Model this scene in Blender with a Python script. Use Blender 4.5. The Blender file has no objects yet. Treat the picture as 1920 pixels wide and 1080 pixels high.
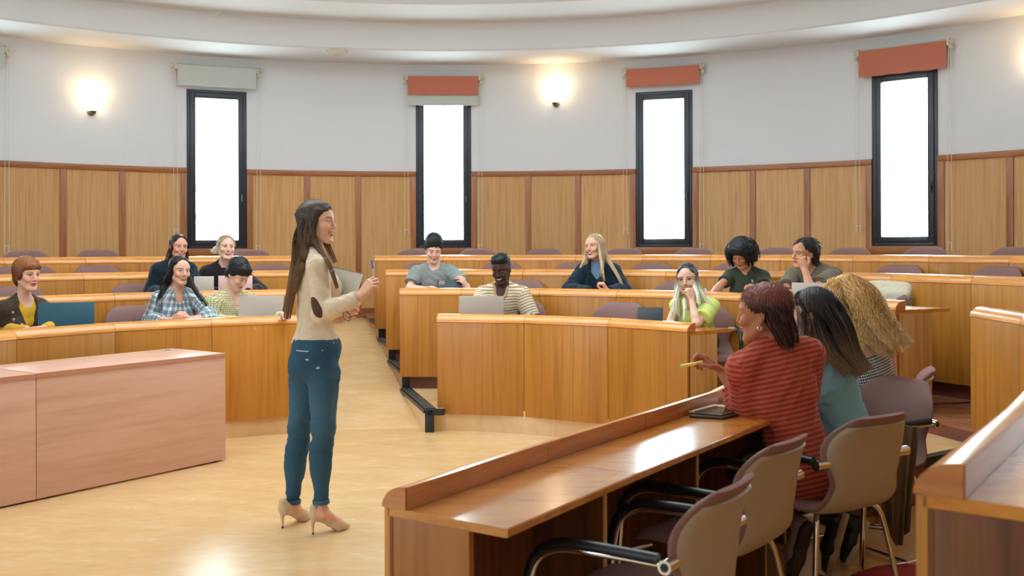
import bpy, bmesh, math, random
import numpy as np
from mathutils import Vector, Matrix
random.seed(7)
PI = math.pi
scene = bpy.context.scene
COL = scene.collection

# ---------------------------------------------------------------- camera, world, lights, exposure
F, YH, ROLL, H = 1848.0, 466.6, -0.0034, 1.5
cam_d = bpy.data.cameras.new('camera')
cam = bpy.data.objects.new('camera', cam_d); COL.objects.link(cam)
cam.location = (0, 0, H); cam.rotation_euler = (PI/2, -ROLL, 0)
cam_d.sensor_width = 36; cam_d.lens = F/1920*36
cam_d.shift_y = -(540-YH)/1920.0
cam_d.clip_start = 0.05
cam_d.dof.use_dof = True; cam_d.dof.focus_distance = 7.0; cam_d.dof.aperture_fstop = 4.4
scene.camera = cam
scene.view_settings.view_transform = 'Standard'; scene.view_settings.look = 'None'
scene.view_settings.gamma = 1.0; scene.view_settings.use_curve_mapping = False
scene.view_settings.exposure = 0.1

world = bpy.data.worlds.new('world'); scene.world = world; world.use_nodes = True
bgn = world.node_tree.nodes['Background']
bgn.inputs[0].default_value = (0.80, 0.93, 1.0, 1); bgn.inputs[1].default_value = 20.0

def area(name, loc, target, sx, sy, power, col, spread=None):
    d = bpy.data.lights.new(name, 'AREA'); d.shape = 'RECTANGLE'; d.size = sx; d.size_y = sy
    d.energy = power; d.color = col
    if spread: d.spread = spread
    o = bpy.data.objects.new(name, d); COL.objects.link(o); o.location = loc
    o.rotation_euler = (Vector(target)-Vector(loc)).to_track_quat('-Z', 'Y').to_euler()
    return o
# added area fills standing for daylight from unseen windows behind and left of the camera
area('daylight_fill_left', (-6.2, 0.9, 2.5), (0.5, 7.5, 1.0), 3.6, 2.6, 150, (0.73, 0.90, 1.0))
area('daylight_fill_back', (-1.0, -2.6, 2.9), (0.0, 8.0, 1.3), 5.0, 2.2, 22, (0.76, 0.90, 1.0))
# added area fill below the ceiling over the hall's centre, no fixture built
area('ceiling_fill', (-0.9, 7.0, 4.5), (-0.9, 7.0, 0), 5.0, 4.6, 280, (0.76, 0.91, 1.0))

# ---------------------------------------------------------------- helpers
def W(px, py, z=None, Y=None):
    c, s = math.cos(ROLL), math.sin(ROLL)
    dx, dy = px-960.0, py-YH
    u = c*dx+s*dy; v = -s*dx+c*dy
    if Y is None: Y = (H-z)*F/v
    return Vector((u*Y/F, Y, H-v*Y/F))

def tag(o, label=None, cat=None, group=None, kind=None):
    if label: o['label'] = label
    if cat: o['category'] = cat
    if group: o['group'] = group
    if kind: o['kind'] = kind
    return o
def empty(name, loc=(0, 0, 0), rz=0, label=None, cat=None, group=None, kind=None):
    o = bpy.data.objects.new(name, None); COL.objects.link(o)
    o.location = loc; o.rotation_euler = (0, 0, rz); o.empty_display_size = 0.1
    return tag(o, label, cat, group, kind)
def link(name, me, mat=None, parent=None, smooth=False, auto=None):
    o = bpy.data.objects.new(name, me); COL.objects.link(o)
    if mat:
        for m in (mat if isinstance(mat, (list, tuple)) else [mat]): me.materials.append(m)
    if parent: o.parent = parent
    if smooth:
        me.polygons.foreach_set('use_smooth', [True]*len(me.polygons))
        if auto: me.set_sharp_from_angle(angle=math.radians(auto))
    return o
def mesh_np(name, V, Fc):
    me = bpy.data.meshes.new(name)
    V = np.asarray(V, dtype=np.float32)
    if isinstance(Fc, np.ndarray):
        n, k = Fc.shape
        me.vertices.add(len(V)); me.vertices.foreach_set('co', V.ravel())
        me.loops.add(n*k); me.loops.foreach_set('vertex_index', Fc.astype(np.int32).ravel())
        me.polygons.add(n); me.polygons.foreach_set('loop_start', np.arange(0, n*k, k, dtype=np.int32))
        me.polygons.foreach_set('loop_total', np.full(n, k, dtype=np.int32))
        me.update(calc_edges=True); me.validate()
    else:
        me.from_pydata([tuple(map(float, v)) for v in V], [], [tuple(f) for f in Fc]); me.update()
    return me

class MB:
    """collects simple solids into one mesh"""
    def __init__(s): s.v = []; s.f = []
    def add(s, V, Fc):
        n = len(s.v); s.v += [tuple(map(float, p)) for p in V]; s.f += [tuple(i+n for i in f) for f in Fc]; return s
    def hexa(s, b, t):                       # b, t: four bottom and four top points, same order (ccw seen from above)
        V = list(b)+list(t)
        return s.add(V, [(3, 2, 1, 0), (4, 5, 6, 7), (0, 1, 5, 4), (1, 2, 6, 5), (2, 3, 7, 6), (3, 0, 4, 7)])
    def box(s, x0, x1, y0, y1, z0, z1, M=None):
        c = [(x0, y0), (x1, y0), (x1, y1), (x0, y1)]
        b = [Vector((x, y, z0)) for x, y in c]; t = [Vector((x, y, z1)) for x, y in c]
        if M is not None: b = [M @ p for p in b]; t = [M @ p for p in t]
        return s.hexa(b, t)
    def prism(s, prof, P0, P1, A0, A1):      # profile (a, z) swept from P0 to P1; a runs along A0 / A1
        n = len(prof); V = []
        for P, A in ((P0, A0), (P1, A1)):
            for a, z in prof: V.append(Vector((P[0]+A[0]*a, P[1]+A[1]*a, z)))
        Fc = [tuple(range(n)), tuple(range(2*n-1, n-1, -1))]
        for i in range(n):
            j = (i+1) % n; Fc.append((j, i, i+n, j+n))
        return s.add(V, Fc)
    def tube(s, pts, r, seg=8, cap=True):
        pts = [Vector(p) for p in pts]; n = len(pts); base = len(s.v)
        rr = r if isinstance(r, (list, tuple)) else [r]*n
        up = None
        for i, p in enumerate(pts):
            t = (pts[min(i+1, n-1)]-pts[max(i-1, 0)]).normalized()
            if up is None:
                up = t.orthogonal().normalized()
            up = (up-t*up.dot(t)).normalized(); b = t.cross(up)
            for k in range(seg):
                a = 2*PI*k/seg; s.v.append(tuple(p+(up*math.cos(a)+b*math.sin(a))*rr[i]))
        for i in range(n-1):
            for k in range(seg):
                a = base+i*seg+k; b2 = base+i*seg+(k+1) % seg
                s.f.append((a, b2, b2+seg, a+seg))
        if cap:
            s.f.append(tuple(base+k for k in reversed(range(seg)))); s.f.append(tuple(base+(n-1)*seg+k for k in range(seg)))
        return s
    def disc(s, c, ax, r, h, seg=20):
        c = Vector(c); ax = Vector(ax).normalized()
        return s.tube([c, c+ax*h], r, seg)
    def lathe(s, prof, M=None, seg=28, a0=0, a1=2*PI):
        base = len(s.v); n = len(prof); full = abs(a1-a0-2*PI) < 1e-6; m = seg if full else seg+1
        for k in range(m):
            a = a0+(a1-a0)*k/seg
            for r, z in prof:
                p = Vector((r*math.cos(a), r*math.sin(a), z)); s.v.append(tuple(M @ p if M is not None else p))
        for k in range(seg):
            k2 = (k+1) % m
            for i in range(n-1):
                s.f.append((base+k*n+i, base+k2*n+i, base+k2*n+i+1, base+k*n+i+1))
        return s
    def build(s, name, mat, parent=None, smooth=False, bevel=0, auto=None, seg=2):
        me = mesh_np(name, s.v, s.f)
        bm = bmesh.new(); bm.from_mesh(me)
        bmesh.ops.recalc_face_normals(bm, faces=bm.faces)
        if bevel:
            bmesh.ops.bevel(bm, geom=[e for e in bm.edges if len(e.link_faces) == 2 and e.calc_face_angle(0) > 0.5], offset=bevel, segments=seg, affect='EDGES', profile=0.6)
        bm.to_mesh(me); bm.free()
        return link(name, me, mat, parent, smooth or bool(bevel), auto or (40 if (smooth or bevel) else None))

def arc_pts(pts, n=6):                        # Catmull-Rom through the points
    P = [Vector(p) for p in pts]; out = []
    for i in range(len(P)-1):
        p0 = P[max(i-1, 0)]; p1 = P[i]; p2 = P[i+1]; p3 = P[min(i+2, len(P)-1)]
        for k in range(n):
            t = k/n
            out.append(0.5*((2*p1)+(p2-p0)*t+(2*p0-5*p1+4*p2-p3)*t*t+(3*p1-p0-3*p2+p3)*t**3))
    out.append(P[-1]); return out

# ---------------------------------------------------------------- materials
def srgb(r, g, b):
    f = lambda c: (c/255/12.92) if c/255 <= 0.04045 else ((c/255+0.055)/1.055)**2.4
    return (f(r), f(g), f(b), 1)
def NT(name):
    m = bpy.data.materials.new(name); m.use_nodes = True
    return m, m.node_tree.nodes, m.node_tree.links, m.node_tree.nodes['Principled BSDF']
def plain(name, col, rough=0.6, metal=0.0, spec=0.5, emit=None, es=0, bump=0, bscale=200, var=0.0, vscale=30, coat=0, sub=0):
    m, N, L, b = NT(name)
    b.inputs['Base Color'].default_value = col; b.inputs['Roughness'].default_value = rough
    b.inputs['Metallic'].default_value = metal; b.inputs['Specular IOR Level'].default_value = spec
    if coat: b.inputs['Coat Weight'].default_value = coat; b.inputs['Coat Roughness'].default_value = 0.12
    if emit: b.inputs['Emission Color'].default_value = emit; b.inputs['Emission Strength'].default_value = es
    tc = N.new('ShaderNodeTexCoord')
    if var:
        no = N.new('ShaderNodeTexNoise'); no.inputs['Scale'].default_value = vscale; no.inputs['Detail'].default_value = 4
        L.new(tc.outputs['Object'], no.inputs['Vector'])
        mx = N.new('ShaderNodeMixRGB'); mx.blend_type = 'MIX'
        mx.inputs[1].default_value = tuple(c*(1-var) for c in col[:3])+(1,)
        mx.inputs[2].default_value = tuple(min(1, c*(1+var)) for c in col[:3])+(1,)
        L.new(no.outputs['Fac'], mx.inputs[0]); L.new(mx.outputs[0], b.inputs['Base Color'])
    if bump:
        n2 = N.new('ShaderNodeTexNoise'); n2.inputs['Scale'].default_value = bscale; n2.inputs['Detail'].default_value = 3
        L.new(tc.outputs['Object'], n2.inputs['Vector'])
        bp = N.new('ShaderNodeBump'); bp.inputs['Strength'].default_value = bump; bp.inputs['Distance'].default_value = 0.002
        L.new(n2.outputs['Fac'], bp.inputs['Height']); L.new(bp.outputs['Normal'], b.inputs['Normal'])
    return m
def wood(name, c1, c2, c3, scale=(60, 60, 3), rough=0.35, coat=0.3, rings=0.5, per_obj=0.12, streak=0.5, off=0.0):
    """veneer: stretched noise grain plus wandering cathedral lines"""
    m, N, L, b = NT(name)
    tc = N.new('ShaderNodeTexCoord'); oi = N.new('ShaderNodeObjectInfo')
    ofs = N.new('ShaderNodeVectorMath'); ofs.operation = 'MULTIPLY_ADD'
    cmb = N.new('ShaderNodeCombineXYZ'); 
    for i in range(3): L.new(oi.outputs['Random'], cmb.inputs[i])
    L.new(cmb.outputs[0], ofs.inputs[0]); ofs.inputs[1].default_value = (7, 5, 9); L.new(tc.outputs['Object'], ofs.inputs[2])
    mp = N.new('ShaderNodeMapping'); mp.inputs['Scale'].default_value = scale; L.new(ofs.outputs[0], mp.inputs['Vector'])
    n1 = N.new('ShaderNodeTexNoise'); n1.inputs['Scale'].default_value = 1.0; n1.inputs['Detail'].default_value = 6; n1.inputs['Roughness'].default_value = 0.65
    L.new(mp.outputs[0], n1.inputs['Vector'])
    mp2 = N.new('ShaderNodeMapping'); mp2.inputs['Scale'].default_value = tuple(s*0.12 for s in scale); L.new(ofs.outputs[0], mp2.inputs['Vector'])
    n2 = N.new('ShaderNodeTexNoise'); n2.inputs['Scale'].default_value = 1.0; n2.inputs['Detail'].default_value = 2; L.new(mp2.outputs[0], n2.inputs['Vector'])
    rg = N.new('ShaderNodeMath'); rg.operation = 'MULTIPLY'; rg.inputs[1].default_value = 46.0; L.new(n2.outputs['Fac'], rg.inputs[0])
    sn = N.new('ShaderNodeMath'); sn.operation = 'SINE'; L.new(rg.outputs[0], sn.inputs[0])
    mr = N.new('ShaderNodeMapRange'); mr.inputs[1].default_value = -1; mr.inputs[2].default_value = 1; mr.inputs[3].default_value = 0; mr.inputs[4].default_value = rings
    L.new(sn.outputs[0], mr.inputs[0])
    ad = N.new('ShaderNodeMath'); ad.operation = 'ADD'; L.new(mr.outputs[0], ad.inputs[0])
    sc = N.new('ShaderNodeMath'); sc.operation = 'MULTIPLY'; sc.inputs[1].default_value = 1.0; L.new(n1.outputs['Fac'], sc.inputs[0]); L.new(sc.outputs[0], ad.inputs[1])
    rp = N.new('ShaderNodeValToRGB'); cr = rp.color_ramp
    cr.elements[0].position = 0.32; cr.elements[0].color = c3; cr.elements[1].position = 0.95; cr.elements[1].color = c1
    e = cr.elements.new(0.58); e.color = c2
    L.new(ad.outputs[0], rp.inputs[0])
    hs = N.new('ShaderNodeHueSaturation'); L.new(rp.outputs[0], hs.inputs['Color'])
    v = N.new('ShaderNodeMapRange'); v.inputs[3].default_value = 1-per_obj; v.inputs[4].default_value = 1+per_obj; L.new(oi.outputs['Random'], v.inputs[0]); L.new(v.outputs[0], hs.inputs['Value'])
    L.new(hs.outputs[0], b.inputs['Base Color'])
    b.inputs['Roughness'].default_value = rough; b.inputs['Coat Weight'].default_value = coat; b.inputs['Coat Roughness'].default_value = 0.15
    bp = N.new('ShaderNodeBump'); bp.inputs['Strength'].default_value = 0.12; bp.inputs['Distance'].default_value = 0.001
    L.new(n1.outputs['Fac'], bp.inputs['Height']); L.new(bp.outputs['Normal'], b.inputs['Normal'])
    return m
M = {}
M['wall'] = plain('wall_paint', srgb(226, 228, 230), 0.9, bump=0.15, bscale=90, var=0.02, vscale=2)
M['ceil'] = plain('ceiling_paint', srgb(226, 228, 228), 0.85, var=0.02, vscale=1.5)
M['veneer'] = wood('desk_veneer', srgb(198, 132, 48), srgb(188, 121, 38), srgb(166, 102, 28), (45, 45, 1.6), 0.42, 0.08, rings=0.30)
M['veneer_light'] = wood('end_veneer', srgb(226, 176, 110), srgb(212, 158, 90), srgb(186, 128, 66), (45, 45, 1.6), 0.4, 0.2, rings=0.3)
M['veneer_mid'] = wood('end_panel_veneer', srgb(176, 112, 44), srgb(164, 100, 34), srgb(142, 82, 26), (45, 45, 1.6), 0.42, 0.08, rings=0.3)
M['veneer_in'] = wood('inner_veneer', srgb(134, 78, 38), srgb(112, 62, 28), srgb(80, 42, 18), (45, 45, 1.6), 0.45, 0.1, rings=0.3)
M['cap'] = wood('ridge_wood', srgb(236, 162, 76), srgb(226, 148, 60), srgb(204, 124, 44), (6, 6, 70), 0.28, 0.5, rings=0.2, per_obj=0.07)
M['top'] = wood('desktop_wood', srgb(218, 146, 60), srgb(205, 130, 46), srgb(184, 108, 34), (5, 22, 40), 0.2, 0.7, rings=0.25, per_obj=0.06)
M['ridge_in'] = wood('ridge_inner_wood', srgb(210, 138, 80), srgb(196, 122, 66), srgb(172, 100, 50), (5, 5, 60), 0.3, 0.4, rings=0.2, per_obj=0.06)
M['wain'] = wood('wainscot_veneer', srgb(214, 166, 104), srgb(205, 154, 92), srgb(184, 134, 74), (90, 90, 2.2), 0.5, 0.05, rings=0.28, per_obj=0.05)
M['redwood'] = wood('red_wood_trim', srgb(178, 110, 48), srgb(160, 93, 38), srgb(126, 68, 26), (50, 50, 2.5), 0.42, 0.15, rings=0.2, per_obj=0.05)
M['redwood_h'] = wood('red_wood_rail', srgb(178, 110, 48), srgb(160, 93, 38), srgb(126, 68, 26), (3, 3, 70), 0.42, 0.15, rings=0.2, per_obj=0.05)
M['pink'] = wood('pink_beech_laminate', srgb(218, 172, 148), srgb(213, 164, 139), srgb(202, 150, 124), (1.2, 1.2, 18), 0.42, 0.1, rings=0.06, per_obj=0.03)
M['pink_edge'] = plain('pink_edge_band', srgb(190, 130, 98), 0.5)
M['riser'] = wood('brown_riser', srgb(140, 84, 64), srgb(124, 70, 52), srgb(100, 54, 40), (6, 6, 30), 0.55, 0.05, rings=0.1)
M['black'] = plain('black_rubber', srgb(26, 32, 36), 0.42)
M['dark_metal'] = plain('dark_window_frame', srgb(38, 40, 48), 0.35, spec=0.5)
def floor_mat(name, ca, cb, cc):
    m, N, L, b = NT(name)
    tc = N.new('ShaderNodeTexCoord')
    mp = N.new('ShaderNodeMapping'); mp.inputs['Scale'].default_value = (1.2, 3.2, 1); mp.inputs['Rotation'].default_value = (0, 0, 0.35); L.new(tc.outputs['Object'], mp.inputs['Vector'])
    n1 = N.new('ShaderNodeTexNoise'); n1.inputs['Scale'].default_value = 1.6; n1.inputs['Detail'].default_value = 8; n1.inputs['Roughness'].default_value = 0.62; n1.inputs['Distortion'].default_value = 0.6
    n2 = N.new('ShaderNodeTexNoise'); n2.inputs['Scale'].default_value = 9; n2.inputs['Detail'].default_value = 8
    L.new(mp.outputs[0], n1.inputs['Vector']); L.new(mp.outputs[0], n2.inputs['Vector'])
    mx = N.new('ShaderNodeMixRGB'); mx.inputs[0].default_value = 0.4; L.new(n1.outputs['Fac'], mx.inputs[1]); L.new(n2.outputs['Fac'], mx.inputs[2])
    rp = N.new('ShaderNodeValToRGB'); cr = rp.color_ramp
    cr.elements[0].position = 0.33; cr.elements[0].color = ca; cr.elements[1].position = 0.68; cr.elements[1].color = cc
    e = cr.elements.new(0.5); e.color = cb
    L.new(mx.outputs[0], rp.inputs[0]); L.new(rp.outputs[0], b.inputs['Base Color'])
    rr = N.new('ShaderNodeMapRange'); rr.inputs[3].default_value = 0.20; rr.inputs[4].default_value = 0.31; b.inputs['Specular IOR Level'].default_value = 0.75; L.new(n1.outputs['Fac'], rr.inputs[0]); L.new(rr.outputs[0], b.inputs['Roughness'])
    return m
M['floor'] = floor_mat('linoleum_floor', srgb(216, 170, 112), srgb(221, 180, 126), srgb(226, 193, 146))
M['floor_red'] = floor_mat('brown_linoleum', srgb(150, 92, 64), srgb(166, 106, 76), srgb(182, 124, 92))
M['mauve'] = plain('mauve_fabric', srgb(142, 106, 100), 0.95, bump=0.5, bscale=900, var=0.12, vscale=500)
M['cream'] = plain('cream_plastic', srgb(172, 156, 132), 0.5, var=0.03, vscale=12)
M['chrome'] = plain('chrome', (0.75, 0.75, 0.76, 1), 0.12, metal=1.0)
M['blackpad'] = plain('black_arm_pad', srgb(20, 24, 28), 0.35)
M['terracotta'] = plain('terracotta_blind_fabric', srgb(196, 116, 92), 0.85, bump=0.2, bscale=500)
M['greyblind'] = plain('pale_blind_fabric', srgb(196, 200, 192), 0.85, bump=0.2, bscale=500)
M['ivory'] = plain('ivory_plastic', srgb(206, 196, 170), 0.5)
M['cord'] = plain('white_cord', srgb(222, 216, 200), 0.7)
M['silver'] = plain('silver_laptop', srgb(176, 162, 148), 0.42, metal=0.2)
M['screen'] = plain('dark_screen', srgb(14, 16, 20), 0.12)
M['keys'] = plain('laptop_keys', srgb(40, 42, 46), 0.5)
M['white'] = plain('white_paper', srgb(232, 240, 238), 0.7)
# glass: clear transmission with a faint reflection
m, N, L, b = NT('window_glass'); N.remove(b)
tr = N.new('ShaderNodeBsdfTransparent'); tr.inputs[0].default_value = (0.93, 0.98, 0.97, 1)
gl = N.new('ShaderNodeBsdfGlossy'); gl.inputs['Roughness'].default_value = 0.02
mx = N.new('ShaderNodeMixShader'); mx.inputs[0].default_value = 0.05
L.new(tr.outputs[0], mx.inputs[1]); L.new(gl.outputs[0], mx.inputs[2]); L.new(mx.outputs[0], N['Material Output'].inputs[0]); M['glass'] = m
# ---------------------------------------------------------------- room shell
WC = Vector((-0.65, 4.87, 0)); RW = 8.03
ZW, ZT, ZB, ZC = 2.514, 3.488, 1.517, 3.91
WIN = [-0.744, -0.387, -0.030, 0.327, 0.684, 1.041]; HW = 0.0448
def wp(a, r=RW, z=0.0): return Vector((WC.x+r*math.sin(a), WC.y+r*math.cos(a), z))
C0 = Vector((-0.9335, 5.4529, 0))
def cp(a, r, z=0.0): return Vector((C0.x+r*math.sin(a), C0.y+r*math.cos(a), z))
def ang_at(r, px, z=1.0, c=C0):              # angle on a circle (far side) that lies at image column px
    best = None
    u = (px-960)/F
    A = u*u+1; B = -2*(u*c.x+c.y); Cc = c.x**2+c.y**2-r*r
    Y = (-B+math.sqrt(B*B-4*A*Cc))/2/A; X = u*Y
    return math.atan2(X-c.x, Y-c.y)

root = empty('wall_back', kind='structure')
angs = sorted(set([round(-PI+i*PI/90, 5) for i in range(181)]+[w+s*HW for w in WIN for s in (-1, 1)]))
angs = [a for i, a in enumerate(angs) if not any(abs(a-(w+s*HW)) < 0.012 and a != w+s*HW for w in WIN for s in (-1, 1))]
V = []; Fc = []
zs = [0, ZB, ZT, 4.75]
for a in angs:
    for z in zs: V.append(wp(a, RW, z))
for i in range(len(angs)-1):
    am = (angs[i]+angs[i+1])/2
    for j in range(3):
        if j == 1 and any(abs(am-w) < HW for w in WIN): continue
        k = i*4+j; Fc.append((k, k+4, k+5, k+1))
for w in WIN:                                  # reveals through the wall thickness
    n = len(V)
    for r in (RW, RW+0.32):
        for a, z in ((w-HW, ZB), (w+HW, ZB), (w+HW, ZT), (w-HW, ZT)): V.append(wp(a, r, z))
    for i in range(4): Fc.append((n+i, n+(i+1) % 4, n+4+(i+1) % 4, n+4+i))
link('plaster', mesh_np('plaster', V, Fc), M['wall'], root)

def curved(name, a0, a1, r0, r1, z0, z1, mat, parent, step=0.05, bevel=0):
    """bar that follows the wall between two angles"""
    n = max(1, int(math.ceil((a1-a0)/step))); mb = MB(); V = []; Fc = []
    for i in range(n+1):
        a = a0+(a1-a0)*i/n
        V += [wp(a, r0, z0), wp(a, r1, z0), wp(a, r1, z1), wp(a, r0, z1)]
    for i in range(n):
        b = i*4
        for k in range(4): Fc.append((b+k, b+(k+1) % 4, b+4+(k+1) % 4, b+4+k))
    Fc += [(3, 2, 1, 0), (n*4, n*4+1, n*4+2, n*4+3)]
    return mb.add(V, Fc).build(name, mat, parent, bevel=bevel)
pw = 0.036/RW
for i in range(len(WIN)-1):
    a0 = WIN[i]+HW; a1 = WIN[i+1]-HW
    edges = [a0+0.004, a0+0.004+(a1-a0)/3, a0+(a1-a0)*2/3-0.004, a1-0.004]
    curved('top_rail', a0, a1, RW-0.035, RW+0.01, ZW-0.066, ZW, M['redwood_h'], root, bevel=0.006)
    for k, e in enumerate(edges):
        e2 = min(max(e, a0+pw), a1-pw)
        curved('post', e2-pw, e2+pw, RW-0.03, RW+0.01, 0.0, ZW-0.064, M['redwood'], root, bevel=0.005)
    for k in range(3):
        curved('panel', edges[k]+pw*0.9, edges[k+1]-pw*0.9, RW-0.012, RW+0.01, 0.0, ZW-0.06, M['wain'], root)
for w in WIN[:5]:
    curved('sill_rail', w-HW-pw*2, w+HW+pw*2, RW-0.03, RW+0.01, ZB-0.085, ZB, M['redwood_h'], root, bevel=0.005)
    curved('panel', w-HW+0.002, w+HW-0.002, RW-0.012, RW+0.01, 0.0, ZB-0.08, M['wain'], root)
bb = curved('baseboard_back', -0.9, 1.2, RW-0.05, RW, 0.55, 0.74, M['redwood_h'], None); tag(bb, kind='structure')

# ceiling with stepped rings
def ring_prof(prof, name, mat, parent=None, a0=-PI, a1=PI, n=160):
    V = []; Fc = []; m = len(prof)
    for i in range(n+1):
        a = a0+(a1-a0)*i/n
        for r, z in prof: V.append(wp(a, r, z))
    for i in range(n):
        for k in range(m-1):
            Fc.append((i*m+k, (i+1)*m+k, (i+1)*m+k+1, i*m+k+1))
    return link(name, mesh_np(name, V, Fc), mat, parent, True, 35)
prof = [(RW+0.1, ZC)]
prof += [(7.19, ZC), (7.165, ZC+0.006), (7.15, ZC+0.025), (7.14, 4.21), (7.12, 4.245), (7.07, 4.26)]
prof += [(6.32, 4.26), (6.285, 4.266), (6.27, 4.29), (6.26, 4.56), (6.24, 4.59), (6.19, 4.6), (3.0, 4.6), (0.0, 4.6)]
ce = ring_prof(prof, 'ceiling', M['ceil']); tag(ce, kind='structure')

# floor and tiers
FL = [0.0, 0.185, 0.345, 0.505, 0.66]
R = [0, 2.7296, 3.8131, 4.7694, 5.5565]
ZD = [0, 0.8978, 1.0703, 1.2266, 1.3703]       # desktop heights
me = MB(); n = 72
ring = [wp(2*PI*i/n, RW) for i in range(n)]
fo = link('floor', mesh_np('floor', [(0-0.65, 4.87, 0)]+[tuple(p) for p in ring], [(0, 1+(i+1) % n, 1+i) for i in range(n)]), M['floor']); tag(fo, kind='structure')
# where tier k's aisle side runs (world points, front to back)
def side_pt(k, px, z, o=.05): a_ = ang_at(R[k]+o, px); return cp(a_, R[k]+o, z)
SIDE = [None, (W(797, 768, z=.185), side_pt(2, 751, .185)), (side_pt(2, 753, .345), side_pt(3, 727, .345)), (side_pt(3, 728, .505), side_pt(4, 708, .505)), (side_pt(4, 709, .66), side_pt(4, 693, .66, 1.0))]
def tier(k, r_in, a_list, zt, mt, name, side=None, r_out=None):
    """platform: ring sector from r_in out to the wall"""
    V = []; n = len(a_list)
    for a in a_list:
        pi = cp(a, r_in)
        d = Vector((math.sin(a), math.cos(a), 0))
        if r_out: po = cp(a, r_out)
        else:                              # run to the wall circle
            q = pi-WC; q.z = 0; bq = q.dot(d); cq = q.dot(q)-(RW-0.005)**2
            po = pi+d*(-bq+math.sqrt(bq*bq-cq))
        V += [(pi.x, pi.y), (po.x, po.y)]
    if side: V[0] = (side[0].x, side[0].y); V[1] = (side[1].x, side[1].y)
    P = [(x, y, 0.0) for x, y in V]+[(x, y, zt) for x, y in V]; m = len(V)
    Ft = []; Fs = []
    for i in range(n-1):
        Ft.append((m+2*i, m+2*i+1, m+2*i+3, m+2*i+2)); Fs.append((2*i, m+2*i, m+2*i+2, 2*i+2))
    Fs += [(0, 1, m+1, m), (2*n-2, 2*m-2, 2*m-1, 2*n-1)]
    me = mesh_np(name, P, Ft+Fs); me.materials.append(mt[0]); me.materials.append(mt[1])
    for i, p in enumerate(me.polygons): p.material_index = 0 if (i < len(Ft) or i == len(me.polygons)-2) else 1
    bm = bmesh.new(); bm.from_mesh(me); bmesh.ops.recalc_face_normals(bm, faces=bm.faces); bm.to_mesh(me); bm.free()
    o = bpy.data.objects.new(name, me); COL.objects.link(o); tag(o, kind='structure'); return o
def aspan(a0, a1, st=0.06):
    n = max(2, int(abs(a1-a0)/st)+1); return [a0+(a1-a0)*i/n for i in range(n+1)]
mt1 = (M['floor'], M['floor']); mt2 = (M['floor_red'], M['riser'])
for k in (1, 2, 3, 4):
    s0, s1 = SIDE[k]
    # extend the side line out to the wall
    d = (s1-s0).normalized(); q = s0-WC; q.z = 0; dd = Vector((d.x, d.y, 0)).normalized(); bq = q.dot(dd); t = -bq+math.sqrt(bq*bq-q.dot(q)+(RW-.01)**2)
    far = s0+dd*t
    a_s = math.atan2(s0.x-C0.x, s0.y-C0.y)
    aend = {1: 1.0, 2: 1.55, 3: 1.6, 4: 1.6}[k]
    tier(k, R[k]+(0.05 if k > 1 else 0.0), aspan(a_s, aend), FL[k], mt1 if k == 1 else mt2, 'floor_platform', (s0, far))
    # left block tiers
    ae = {1: ang_at(R[1], 575), 2: ang_at(R[2], 574), 3: ang_at(R[3], 566), 4: ang_at(R[4], 556)}[k]
    tier(k, R[k]+(0.05 if k > 1 else 0.0), aspan(-1.75, ae), FL[k], mt1 if k == 1 else mt2, 'floor_platform')
    # black nosing along the aisle side and at the front corner
    nb = MB(); up = Vector((0, 0, 1)); sd = Vector((dd.y, -dd.x, 0))     # towards the seats
    e = s0+dd*min(t, (s1-s0).length)
    for q in range(4):
        o_ = sd*(0.014+q*0.022)
        nb.tube([s0+o_+up*0.002, e+o_+up*0.002], 0.011, 6)
    nb.hexa([s0-sd*0.012-up*.028, s0+sd*.09-up*.028, e+sd*.09-up*.028, e-sd*.012-up*.028], [s0-sd*0.012, s0+sd*.09, e+sd*.09, e-sd*.012])
    b1 = nb.build('trim_%d' % k, M['black']); tag(b1, kind='structure')
    nc = MB()
    fz = FL[k-1] if k > 1 else 0.0
    f0 = cp(a_s, R[k]+(0.05 if k > 1 else 0.0)); tn = Vector((math.cos(a_s), -math.sin(a_s), 0)); nr = Vector((math.sin(a_s), math.cos(a_s), 0))
    s0g = Vector((s0.x, s0.y, 0))
    A = s0g-nr*0.012
    wv = 0.07
    nc.hexa([A+up*fz, A+tn*wv+up*fz, A+tn*wv+nr*.05+up*fz, A+nr*.05+up*fz], [A+up*FL[k], A+tn*wv+up*FL[k], A+tn*wv+nr*.05+up*FL[k], A+nr*.05+up*FL[k]])
    if k == 1:
        nc.hexa([A+up*(FL[k]-.045), A+tn*.16+up*(FL[k]-.045), A+tn*.16+nr*.05+up*(FL[k]-.045), A+nr*.05+up*(FL[k]-.045)], [A+up*(FL[k]+.004), A+tn*.16+up*(FL[k]+.004), A+tn*.16+nr*.05+up*(FL[k]+.004), A+nr*.05+up*(FL[k]+.004)])
    b2 = nc.build('trim_%d' % (k+4), M['black'], bevel=0.003); tag(b2, kind='structure')
# the ramp up the aisle
RP = []
rl = [(-2.02, 8.05), (-2.3, 9.1), (-2.5, 10.1), (-2.75, 10.95), (-3.0, 11.9), (-3.2, 12.7)]
rr = [(-0.78, 8.25), (-1.02, 9.25), (-1.27, 10.2), (-1.50, 11.0), (-1.80, 12.0), (-1.95, 12.9)]
rz = [-0.002, 0.15, 0.31, 0.47, 0.60, 0.62]
V = []; Fc = []
for (x0, y0), (x1, y1), z in zip(rl, rr, rz):
    for t in (0, 0.5, 1): V.append((x0-0.6+(x1+0.25-x0+.6)*t, y0+(y1-y0)*t, z))
for i in range(5):
    for k in range(2): Fc.append((i*3+k, i*3+k+1, i*3+k+4, i*3+k+3))
o = link('floor_ramp', mesh_np('ramp', V, Fc), M['floor'], None, True); tag(o, kind='structure')
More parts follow.
